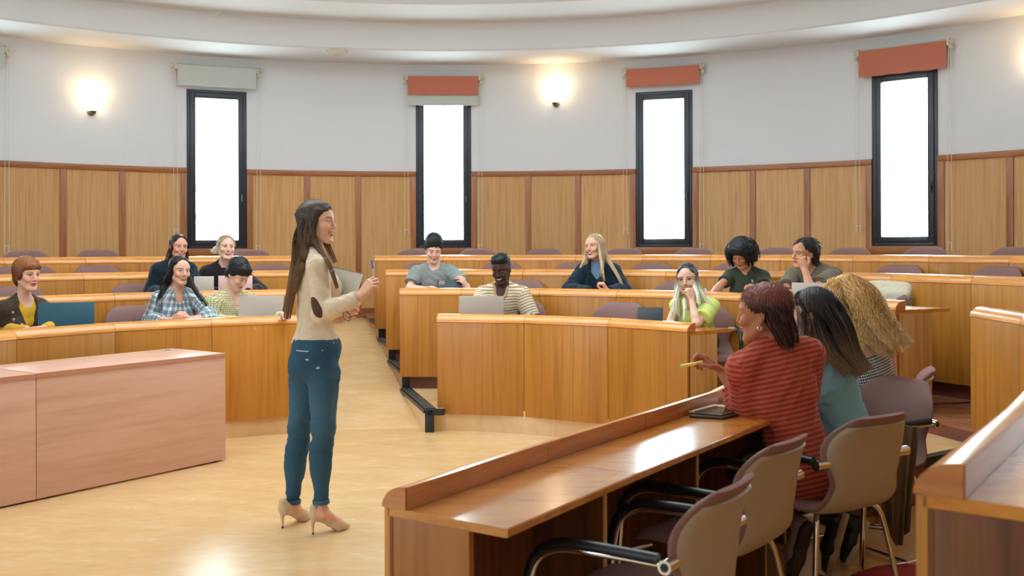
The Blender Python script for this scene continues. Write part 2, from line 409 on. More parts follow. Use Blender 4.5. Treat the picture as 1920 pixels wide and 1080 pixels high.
# steps of the right-hand aisle
def step(name, poly, z0, z1, mt):
    n = len(poly); V = [(x, y, z0) for x, y in poly]+[(x, y, z1) for x, y in poly]
    Ft = [tuple(range(n, 2*n))]; Fs = [(i, (i+1) % n, n+(i+1) % n, n+i) for i in range(n)]
    me = mesh_np(name, V, Ft+Fs); me.materials.append(mt[0]); me.materials.append(mt[1])
    for i, p in enumerate(me.polygons): p.material_index = 0 if i < 1 else 1
    bm = bmesh.new(); bm.from_mesh(me); bmesh.ops.recalc_face_normals(bm, faces=bm.faces); bm.to_mesh(me); bm.free()
    o = bpy.data.objects.new(name, me); COL.objects.link(o); tag(o, kind='structure'); return o
sa0, sa1 = W(1560, 895, z=.265), W(1960, 812, z=.265)
sb0, sb1 = W(1600, 767, z=.3445), W(1990, 748, z=.3445)
step('floor_step', [(sa0.x, sa0.y), (sa1.x, sa1.y), (sb1.x+.3, sb1.y+.1), (sb0.x, sb0.y+.1), (sa0.x-.1, sb0.y-.2)], 0, .265, (M['floor'], M['riser']))
step('floor_step', [(sb0.x, sb0.y), (sb1.x+.5, sb1.y-.05), (sb1.x+.5, sb1.y+.9), (sb0.x, sb0.y+.9)], 0, .3465, (M['floor_red'], M['riser']))
for i, (p, q) in enumerate(((sa0, sa1), (sb0, sb1))):
    mb = MB(); d = (q-p).normalized(); nn = Vector((-d.y, d.x, 0)); up = Vector((0, 0, 1))
    mb.hexa([p-nn*.012-up*.05, q-nn*.012-up*.05, q+nn*.05-up*.05, p+nn*.05-up*.05], [p-nn*.012+up*.005, q-nn*.012+up*.005, q+nn*.05+up*.005, p+nn*.05+up*.005])
    tag(mb.build('trim_%d' % (9+i), M['black'], bevel=0.004), kind='structure')

# ---------------------------------------------------------------- windows, blinds, sconces
for i, w in enumerate(WIN[:5]):
    win = empty('window_%d' % (i+1), kind='structure')
    tn = Vector((math.cos(w), -math.sin(w), 0)); nr = Vector((math.sin(w), math.cos(w), 0)); c = wp(w, RW*math.cos(HW))
    hw = RW*math.sin(HW); fw = 0.105
    def bar(x0, x1, z0, z1, d0, d1, mb):
        mb.hexa([c+tn*x0+nr*d0+Vector((0, 0, z0)), c+tn*x1+nr*d0+Vector((0, 0, z0)), c+tn*x1+nr*d1+Vector((0, 0, z0)), c+tn*x0+nr*d1+Vector((0, 0, z0))],
                [c+tn*x0+nr*d0+Vector((0, 0, z1)), c+tn*x1+nr*d0+Vector((0, 0, z1)), c+tn*x1+nr*d1+Vector((0, 0, z1)), c+tn*x0+nr*d1+Vector((0, 0, z1))])
    mb = MB()
    f1 = 0.04
    bar(-hw, -hw+f1, ZB, ZT, -.012, .09, mb); bar(hw-f1, hw, ZB, ZT, -.012, .09, mb)
    bar(-hw+f1, hw-f1, ZB, ZB+f1, -.012, .09, mb); bar(-hw+f1, hw-f1, ZT-f1, ZT, -.012, .09, mb)
    mb.build('outer_frame', M['dark_metal'], win, bevel=0.004)
    mb = MB(); g = f1-.001
    bar(-hw+g, -hw+fw, ZB+g, ZT-g, -.024, .05, mb); bar(hw-fw, hw-g, ZB+g, ZT-g, -.024, .05, mb)
    bar(-hw+fw, hw-fw, ZB+g, ZB+fw, -.024, .05, mb); bar(-hw+fw, hw-fw, ZT-fw, ZT-g, -.024, .05, mb)
    mb.build('sash', M['dark_metal'], win, bevel=0.004)
    mb = MB(); bar(-hw+fw-.01, hw-fw+.01, ZB+fw-.01, ZT-fw+.01, .015, .021, mb); mb.build('pane', M['glass'], win)
    mb = MB(); z0 = ZB+.62; bar(hw-.075, hw-.05, z0, z0+.1, -.036, -.024, mb)
    mb.tube([c+tn*(hw-.062)-nr*.04+Vector((0, 0, z0+.05)), c+tn*(hw-.062)-nr*.06+Vector((0, 0, z0+.05)), c+tn*(hw-.062)-nr*.06+Vector((0, 0, z0-.03))], .008, 6)
    mb.build('handle', M['black'], win)
    # light portal at each opening
    if i < 5:
        d = bpy.data.lights.new('window_portal', 'AREA'); d.shape = 'RECTANGLE'; d.size = 2*hw; d.size_y = ZT-ZB; d.cycles.is_portal = True
        o = bpy.data.objects.new('window_portal', d); COL.objects.link(o); pc = c+nr*0.1; o.location = (pc.x, pc.y, (ZB+ZT)/2)
        o.rotation_euler = (-nr).to_track_quat('-Z', 'Z').to_euler()

# blind: (window index, fabric, pixel-derived drop height, second pale layer drop)
def blind(w, fabric, ztop, zbot, half, label, back=None, rolled=True, cat='blind', cord_r=True, shift=0.0):
    tn = Vector((math.cos(w), -math.sin(w), 0)); nr = Vector((math.sin(w), math.cos(w), 0)); c = wp(w, RW-0.075)+tn*shift
    b = empty('roller_blind', (0, 0, 0), 0, label, cat, 'roller blinds over the windows')
    U = lambda x, d, z: c+tn*x-nr*d+Vector((0, 0, z))
    mb = MB(); mb.tube([U(-half, .0, ztop+.0), U(half, .0, ztop+.0)], .03, 14); mb.build('roller', M['ivory'] if fabric is None or back == 'bare' else M['greyblind'], b, True)
    for s in (-1, 1):
        mb = MB()
        mb.hexa([U(s*half-.012, .035, ztop-.045), U(s*half+.012, .035, ztop-.045), U(s*half+.012, -.075, ztop-.045), U(s*half-.012, -.075, ztop-.045)],
                [U(s*half-.012, .035, ztop+.04), U(s*half+.012, .035, ztop+.04), U(s*half+.012, -.075, ztop+.04), U(s*half-.012, -.075, ztop+.04)])
        mb.tube([U(s*(half+.012), 0, ztop), U(s*(half+.05), 0, ztop)], .026, 12); mb.tube([U(s*(half+.012), .01, ztop-.07), U(s*(half+.045), .01, ztop-.07)], .022, 12)
        mb.build('bracket', M['ivory'], b, bevel=0.003)
    def sheet(name, d, z0, z1, mat, wav=0.006):
        V = []; n = 24
        for i in range(n+1):
            x = -half+.015+(2*half-.03)*i/n; dz = wav*math.sin(i*0.9+w*9)*0.6
            for dd in (d, d+.003):
                V += [U(x, dd, z1), U(x, dd+.004*math.sin(i*.5), z0+dz)]
        Fc = []
        for i in range(n):
            k = i*4; Fc += [(k, k+4, k+5, k+1), (k+2, k+3, k+7, k+6), (k, k+2, k+6, k+4), (k+1, k+5, k+7, k+3)]
        Fc += [(0, 1, 3, 2), (n*4, n*4+2, n*4+3, n*4+1)]
        return MB().add(V, Fc).build(name, mat, b, True, auto=60)
    if back: sheet('back_sheet', .012, back, ztop-.02, M['greyblind'])
    sheet('blind_fabric', .034, zbot, ztop+.01, fabric)
    # bead cord loop
    for s, zl in ((1, 1.55), (-1, 1.75)):
        pts = [U(s*(half+.03), .03, ztop-.02)]+[U(s*(half+.03), .02, ztop-.4), U(s*(half+.032), .01, zl+.05), U(s*(half+.022), .01, zl+.012), U(s*(half+.006), .01, zl), U(s*(half-.010), .01, zl+.012), U(s*(half-.018), .01, zl+.05), U(s*(half-.0), .02, ztop-.4), U(s*(half+.015), .03, ztop-.02)]
        MB().tube(arc_pts(pts, 6), .0028, 4).build('bead_cord', M['cord'], b)
    return b
blind(WIN[0], M['greyblind'], 3.76, 3.55, .49, 'pale roller blind whose bracket just shows at the left edge of the photo')
blind(WIN[1], M['greyblind'], 3.755, 3.515, .485, 'pale grey roller blind above the leftmost tall window', rolled=True)
blind(WIN[2], M['terracotta'], 3.735, 3.50, .47, 'terracotta roller blind with a pale blind hanging just below it', back=3.365)
blind(WIN[3], M['terracotta'], 3.765, 3.55, .475, 'short terracotta roller blind above the third tall window')
blind(WIN[4], M['terracotta'], 3.74, 3.45, .49, 'large terracotta roller blind above the rightmost tall window', shift=0.0)

m, N, L, b = NT('lit_glass_bowl'); b.inputs['Base Color'].default_value = (1, .93, .8, 1); b.inputs['Emission Color'].default_value = (1, .80, .52, 1); b.inputs['Emission Strength'].default_value = 3.4; M['bowl'] = m
M['bronze'] = plain('grey_sconce_metal', srgb(120, 110, 92), 0.35, metal=.7)
def sconce(a, z, label):
    tn = Vector((math.cos(a), -math.sin(a), 0)); nr = Vector((math.sin(a), math.cos(a), 0)); c = wp(a, RW-0.1, z)
    s = empty('wall_sconce', (0, 0, 0), 0, label, 'lamp', 'glass bowl wall sconces')
    prof = [(.0, -.075), (.035, -.073), (.075, -.055), (.115, -.02), (.14, .03), (.148, .062), (.142, .062), (.11, -.012), (.07, -.047), (0, -.06)]
    M4 = Matrix.Translation(c)
    MB().lathe(prof, M4, 32).build('glass_bowl', M['bowl'], s, True, auto=80)
    mb = MB(); mb.lathe([(0, -.105), (.018, -.10), (.03, -.085), (.045, -.072), (.05, -.062), (0, -.06)], M4, 16)
    mb.tube([c+Vector((0, 0, -.08)), c+nr*.06+Vector((0, 0, -.085)), c+nr*.1+Vector((0, 0, -.06))], .012, 8)
    mb.tube([c+nr*.085+Vector((0, 0, -.06)), c+nr*.1+Vector((0, 0, -.06))], .05, 16); mb.build('bracket', M['bronze'], s, True, auto=40)
    l = bpy.data.lights.new('sconce_light', 'POINT'); l.energy = 3; l.color = (1, .66, .33); l.shadow_soft_size = .08
    o = bpy.data.objects.new('sconce_light', l); COL.objects.link(o); o.location = c+Vector((0, 0, .17)); o.parent = s
sconce(-.567, 3.20, 'lit glass bowl sconce on the wall left of the leftmost window')
sconce(.1535, 3.45, 'lit glass bowl sconce between the second and third windows')
sconce(.862, 3.33, 'lit glass bowl sconce cut by the right edge of the photo')
# ceiling detector and a torn flap of paint
p = W(632, 99, z=ZC-.03)
e = empty('ceiling_detector', p, 0, 'small white flat fixture on the lower ceiling ring left of the centre blind', 'detector')
MB().lathe([(0, .03), (.115, .03), (.125, .015), (.12, -.012), (.09, -.022), (0, -.024)], None, 24).build('body', M['ivory'], e, True, auto=40)
MB().lathe([(0, -.022), (.04, -.024), (.035, -.04), (0, -.042)], None, 16).build('sensor', M['greyblind'], e, True, auto=40)
p = W(405, 30, Y=11.6)
q = wp(math.atan2(p.x-WC.x, p.y-WC.y), 7.135, p.z)
MB().add([q+Vector((-.07, -.02, .02)), q+Vector((.07, -.03, .03)), q+Vector((.0, -.05, -.05)), q+Vector((-.07, -.0, .02)), q+Vector((.07, -.0, .03)), q+Vector((.0, -.04, -.05))], [(0, 1, 2), (5, 4, 3), (0, 3, 4, 1), (1, 4, 5, 2), (2, 5, 3, 0)]).build('paint_flake', M['white'])
tag(bpy.data.objects['paint_flake'], 'small torn flap of paint hanging from the curved ceiling fascia', 'flake')
# ---------------------------------------------------------------- lecture desks
def desk_profile(zb, rw=.08, rh=.063, n=8):
    pr = [(-.004, zb)]
    for i in range(n+1):
        t = PI/2*i/n; pr.append((rw-.002-(rw+.002)*math.cos(t), zb+rh*math.sin(t)))
    pr += [(rw, zb+rh), (rw, zb)]
    return pr
def lecture_desk(pts, nrm, zb, zf, label, ends=(True, True), depth=.48, joints=None, group='curved lecture desks', extra_low=.045, ew=.32, emat='veneer_light'):
    """pts: plan points of the front face (left to right seen from the lecturer); nrm: unit vectors pointing to the seats"""
    d = empty('lecture_desk', (0, 0, 0), 0, label, 'desk', group)
    n = len(pts)-1
    cap = desk_profile(zb)
    for i in range(n):
        P0, P1, A0, A1 = pts[i], pts[i+1], nrm[i], nrm[i+1]
        t = (P1-P0).normalized(); g = .0015
        Q0, Q1 = P0+t*g, P1-t*g
        MB().prism([(0, zf-extra_low), (0, zb-.002), (.02, zb-.002), (.02, zf-extra_low)], Q0, Q1, A0, A1).build('panel', M['veneer'], d, bevel=.0015)
        MB().prism(cap, Q0, Q1, A0, A1).build('ridge_cap', M['cap'], d, True, auto=30)
        MB().prism([(.079, zb+.001), (.0825, zb+.001), (.0825, zb+.058), (.079, zb+.058)], Q0, Q1, A0, A1).build('ridge_back', M['ridge_in'], d)
        MB().prism([(.012, zb-.024), (.012, zb), (depth, zb), (depth+.003, zb-.004), (depth+.003, zb-.022), (depth, zb-.024)], Q0, Q1, A0, A1).build('desktop', M['top'], d)
        # support board and inner lining
        MB().prism([(.021, zf), (.021, zb-.026), (.03, zb-.026), (.03, zf)], Q0, Q1, A0, A1).build('inner_board', M['veneer_in'], d)
        if i > 0:
            MB().prism([(.03, zf), (.03, zb-.025), (.30, zb-.025), (.30, zf)], P0-t*.009, P0+t*.009, A0, A0).build('divider', M['veneer_in'], d)
            MB().prism([(.299, zf), (.299, zb-.025), (.303, zb-.025), (.303, zf)], P0-t*.010, P0+t*.010, A0, A0).build('divider_edge', M['veneer_light'], d)
    for s, P, A, on in ((0, pts[0], nrm[0], ends[0]), (1, pts[-1], nrm[-1], ends[1])):
        if not on: continue
        t = (pts[1]-pts[0]).normalized() if s == 0 else (pts[-2]-pts[-1]).normalized()
        MB().prism([(.0205, zf-.01), (.0205, zb-.025), (.04, zb-.025), (ew, zb-.025), (ew, zf-.01)], P+t*.003, P+t*.024, A, A).build('end_panel', M[emat], d, bevel=.001)
        c = [(r_-(0 if r_ > .05 else -.0), z_) for r_, z_ in cap]
        MB().prism(cap, P-t*.0045, P-t*.0002, A, A).build('ridge_end', M['ridge_in'], d)
    return d
def arc_row(k, angles, label, ends, rr=None, zz=None, zf=None):
    pts = [cp(a, rr or R[k]) for a in angles]; nr = [Vector((math.sin(a), math.cos(a), 0)) for a in angles]
    return lecture_desk(pts, nr, zz or ZD[k], FL[k] if zf is None else zf, label, ends)
w = .7442
wa = [0]+[w/R[k] for k in (1, 2, 3, 4)]
# left block
a = -1.0996
arc_row(1, [a+(i-2)*wa[1] for i in range(6)], 'front curved wooden desk of the left block behind the pink table', (False, True))
a = ang_at(R[2], 215)
arc_row(2, [a+(i-4)*wa[2] for i in range(6)]+[ang_at(R[2], 574)], 'second curved wooden desk of the left block behind the plaid shirt woman', (False, True))
a = -.845
arc_row(3, [a+(i-4)*wa[3] for i in range(8)]+[ang_at(R[3], 566)], 'third curved wooden desk of the left block', (False, True))
a = -.78
arc_row(4, [a+(i-4)*wa[4] for i in range(8)]+[ang_at(R[4], 556)], 'rearmost curved wooden desk of the left block below the wall panels', (False, True))
# right block
a = .1137
arc_row(1, [a+i*wa[1] for i in range(4)], 'front curved wooden desk of the middle block, three wide panels', (True, True))
a = .3154
arc_row(2, [ang_at(R[2], 749), a-wa[2]]+[a+i*wa[2] for i in range(0, 4)]+[ang_at(R[2], 1679)], 'second curved wooden desk of the middle block ending in a desktop at right', (True, True))
a = .2205
arc_row(3, [ang_at(R[3], 723), a-wa[3]]+[a+i*wa[3] for i in range(0, 10)], 'third curved wooden desk running from the aisle to the right edge', (True, False))
a = .297
arc_row(4, [ang_at(R[4], 702), a-wa[4]*2, a-wa[4]]+[a+i*wa[4] for i in range(0, 10)], 'rearmost curved wooden desk under the three right windows', (True, False))
# foreground block: front row (polyline) and second row
ZF1, ZF2 = .785, 1.06
f1 = [(-.292, 2.698), (.115, 3.314), (.526, 3.906), (.935, 4.494), (1.22, 5.07), (1.43, 5.68)]
# these are the top inner edge of the ridge; shift to the front face
def poly_row(ptsxy, zb, zf, label, ends, shift, **kw):
    P = [Vector((x, y, 0)) for x, y in ptsxy]; n = len(P); N_ = []
    for i in range(n):
        t = (P[min(i+1, n-1)]-P[max(i-1, 0)]).normalized(); N_.append(Vector((t.y, -t.x, 0)))
    P = [p-q*shift for p, q in zip(P, N_)]
    return lecture_desk(P, N_, zb, zf, label, ends, **kw)
poly_row(f1, ZF1, 0.0, 'glossy foreground desk running from bottom centre to the red sweater student', (True, True), .08, extra_low=0, depth=.41, ew=.29, emat='veneer_mid')
f2 = [(.787, 1.72), (1.252, 2.37), (1.66, 2.98), (2.09, 3.58), (2.48, 4.22), (2.79, 4.9), (2.97, 5.6), (3.01, 6.30)]
poly_row(f2, ZF2, .34, 'dark blurred desk at the lower right corner curving back behind the chairs', (True, True), .08, extra_low=0.34, depth=.46, emat='veneer_in')
# platform under the second foreground row
P = [Vector((x, y, 0)) for x, y in f2]; V = []; nn = len(P)
for i in range(nn):
    t = (P[min(i+1, nn-1)]-P[max(i-1, 0)]).normalized(); q = Vector((t.y, -t.x, 0))
    V += [P[i]-q*.055, P[i]+q*1.6]
Vb = [(v.x, v.y, 0) for v in V]+[(v.x, v.y, .338) for v in V]; m_ = len(V); Fc = []
for i in range(nn-1):
    Fc += [(m_+2*i, m_+2*i+1, m_+2*i+3, m_+2*i+2), (2*i, m_+2*i, m_+2*i+2, 2*i+2), (2*i+1, 2*i+3, m_+2*i+3, m_+2*i+1)]
Fc += [(0, 1, m_+1, m_), (2*nn-2, m_+2*nn-2, m_+2*nn-1, 2*nn-1)]
o = MB().add(Vb, Fc).build('floor_platform', M['riser']); tag(o, kind='structure')

# ---------------------------------------------------------------- pink teacher's tables
def pink_table(p0, p1, depth, h, label, panel_in=.0, grommets=()):
    """p0 left-front, p1 right-front (floor points)"""
    e = empty('teacher_table', (0, 0, 0), 0, label, 'table')
    t = (p1-p0); L_ = t.length; t.normalize(); q = Vector((-t.y, t.x, 0)); up = Vector((0, 0, 1))
    def bx(a0, a1, b0, b1, z0, z1, nm, mat, bv=.0015):
        return MB().hexa([p0+t*a0+q*b0+up*z0, p0+t*a1+q*b0+up*z0, p0+t*a1+q*b1+up*z0, p0+t*a0+q*b1+up*z0], [p0+t*a0+q*b0+up*z1, p0+t*a1+q*b0+up*z1, p0+t*a1+q*b1+up*z1, p0+t*a0+q*b1+up*z1]).build(nm, mat, e, bevel=bv)
    bx(0, L_, 0, depth, h-.028, h, 'tabletop', M['pink'])
    bx(.0, L_, -.0015, .003, h-.027, h-.001, 'edge_band', M['pink_edge'], 0)
    bx(.0, L_-.0, .006, .026, .012, h-.028, 'modesty_panel', M['pink'])
    bx(L_-.022, L_-.001, .027, depth-.02, .012, h-.028, 'side_panel', M['pink'])
    bx(.001, .022, .027, depth-.02, .012, h-.028, 'side_panel', M['pink'])
    for a_ in (.08, L_-.08):
        for b_ in (.04, depth-.06): bx(a_, a_+.04, b_, b_+.04, 0, .013, 'foot', M['black'], 0)
    for a_, b_ in grommets:
        c = p0+t*a_+q*b_+up*h
        g = MB().lathe([(.0, .0015), (.028, .0015), (.030, .004), (.038, .004), (.042, 0)], Matrix.Translation(c), 24).build('cable_grommet', M['silver'], e, True, auto=30)
        MB().box(-.018, .018, -.006, .006, .001, .0045, Matrix.Translation(c)).build('grommet_slot', M['black'], g)
pB = W(424, 864, z=0); pA = W(70, 940, z=0)
pink_table(pA, pB, .62, .766, 'pink beech laminate table with solid front panel, nearer the lecturer', grommets=((1.24, .49),))
d2 = (pA-pB).normalized(); pC = pA+d2*1.5+Vector((0, 0, 0))
gap = (pB-pA).normalized()*.004
pink_table(pC-gap, pA-gap, .62, .764, 'pink beech laminate table cut off by the left edge of the photo', grommets=((1.28, .20),))

# ---------------------------------------------------------------- armchairs
def shell_mesh(off0, off1, inset, vr, nu=20, nv=26, top=1.0, grow=0):
    """bucket shell swept from the seat front (v=0) to the back top (v=1)"""
    prof = [(.235, .415), (.20, .445), (.08, .452), (-.06, .44), (-.155, .45), (-.215, .50), (-.235, .58), (-.245, .67), (-.27, .765), (-.312, .836)]
    pp = arc_pts([(0, y, z) for y, z in prof], 8)
    L_ = [0]
    for i in range(1, len(pp)): L_.append(L_[-1]+(pp[i]-pp[i-1]).length)
    def at(s):
        s *= L_[-1]
        for i in range(1, len(pp)):
            if s <= L_[i]+1e-9:
                f = (s-L_[i-1])/(L_[i]-L_[i-1]); return pp[i-1].lerp(pp[i], f), (pp[i]-pp[i-1]).normalized()
        return pp[-1], (pp[-1]-pp[-2]).normalized()
    def half(v):
        # half width along the sweep
        if v < .12: w_ = .225*math.sqrt(max(0, 1-((.12-v)/.12)**2*.55))
        elif v < .42: w_ = .225+.012*(v-.12)/.3
        elif v < .86: w_ = .237-.036*math.exp(-((v-.665)/.085)**2)+.016*max(0, (v-.66)/.2)
        else: w_ = .252
        if v > .80: w_ *= max(0.0, 1-((v-.80)/.2)**2.4*.52)**.8
        return w_
    V = []
    for lay, off in ((0, off0), (1, off1)):
        for j in range(nv+1):
            v = vr[0]+(vr[1]-vr[0])*j/nv
            p, t = at(min(max(v, 0), 1)); nrm = Vector((0, -t.z, t.y)) if False else Vector((0, t.z, -t.y))
            # normal towards the sitter
            nrm = Vector((0, t.z, -t.y)); 
            if nrm.z < 0 and v < .4: nrm = -nrm
            if v >= .4 and nrm.y < 0: nrm = -nrm
            hw_ = max(.03, half(v)-inset)
            for i in range(nu+1):
                u = -1+2*i/nu
                x = hw_*u
                cy = .055*max(0, (v-.42)/.58)**.6*(abs(x)/.25)**2.2 if v > .42 else 0
                cz = .012*abs(u)**2 if v < .5 else 0
                e = 1-abs(u)**6
                edge = .30+.70*math.sqrt(max(0, 1-abs(u)**5)); edge *= 1-.55*max(0, (v-.93)/.07)**2
                q = p+nrm*(off*edge)
                V.append(Vector((x, q.y+cy, q.z+cz)))
    n1 = (nu+1)*(nv+1); Fc = []
    for lay in (0, 1):
        for j in range(nv):
            for i in range(nu):
                a = lay*n1+j*(nu+1)+i; Fc.append((a, a+1, a+nu+2, a+nu+1))
    for i in range(nu):
        Fc.append((i, i+1, n1+i+1, n1+i)); b_ = nv*(nu+1); Fc.append((b_+i, b_+i+1, n1+b_+i+1, n1+b_+i))
    for j in range(nv):
        a = j*(nu+1); Fc.append((a, a+nu+1, n1+a+nu+1, n1+a)); a += nu; Fc.append((a, a+nu+1, n1+a+nu+1, n1+a))
    return V, Fc
def make_chair():
    e = empty('armchair')
    V, Fc = shell_mesh(.024, -.006, .0, (0, .55), nv=16, nu=16); MB().add(V, Fc).build('seat', M['mauve'], e, True, auto=70)
    V, Fc = shell_mesh(.024, -.008, .0, (.53, 1.0), nv=22, nu=16); bk = MB().add(V, Fc).build('backrest', M['mauve'], e, True, auto=70)
    V, Fc = shell_mesh(-.006, -.018, .018, (.30, .955), nv=22, nu=14); MB().add(V, Fc).build('back_shell', M['cream'], e, True, auto=70)
    for s in (-1, 1):
        x = s*.258
        # chrome loop: joint at the back, forward, down to the floor rail
        pts = arc_pts([(x, -.20, .655), (x, -.10, .655), (x, .02, .652), (x, .13, .645), (x, .205, .60), (x, .235, .50), (x, .25, .30), (x, .262, .05), (x, .25, .013), (x, .18, .012), (x, -.16, .012)], 4)
        MB().tube(pts, .0115, 8).build('arm_frame', M['chrome'], e, True, auto=60)
        pad = arc_pts([(x, -.178, .668), (x, .02, .668), (x, .135, .66), (x, .213, .61), (x, .243, .52)], 6)
        nb = MB(); nb.tube(pad, .0165, 8); nb.build('arm_pad', M['blackpad'], e, True, auto=60)
        MB().tube([(s*.195, -.205, .655), (s*.278, -.205, .655)], .020, 14).build('arm_joint', M['chrome'], e, True, auto=40)
        MB().tube([(s*.276, -.205, .655), (s*.2795, -.205, .655)], .012, 12).build('joint_hole', M['black'], e)
        MB().tube(arc_pts([(s*.15, -.10, .43), (s*.20, -.14, .38), (x, -.18, .06), (x, -.17, .013)], 5), .0115, 10).build('leg', M['chrome'], e, True, auto=60)
        MB().tube([(s*.17, .16, .43), (x, .245, .40)], .01, 8).build('seat_bar', M['chrome'], e, True, auto=60)
    MB().tube([(-.262, -.02, .02), (.262, -.02, .02)], .010, 8).build('cross_bar', M['chrome'], e, True, auto=60)
    MB().tube([(-.17, -.04, .425), (.17, -.04, .425)], .014, 8).build('seat_beam', M['black'], e, True, auto=60)
    return e
chair0 = make_chair(); chair_used = [False]
def chair(x, y, z, face, label, group=None):
    """face: direction the sitter looks, degrees ccw from +X"""
    if not chair_used[0]: c = chair0; chair_used[0] = True
    else:
        c = chair0.copy(); COL.objects.link(c)
        for ch in list(chair0.children):
            k = ch.copy(); COL.objects.link(k); k.parent = c
    c.location = (x, y, z); c.rotation_euler = (0, 0, math.radians(face-90))
    tag(c, label, 'chair', group)
    return c
def row_chair(px, k, label, side='', off=.80, turn=0, group='mauve chairs'):
    off = min(off, {1: .74, 2: .63, 3: .46, 4: .76}[k])          # tucked in front of the next tier
    a_ = ang_at(R[k]+off, px); p_ = cp(a_, R[k]+off)
    f_ = math.degrees(math.atan2(C0.y-p_.y, C0.x-p_.x))+turn
    return chair(p_.x, p_.y, FL[k], f_, label, group)
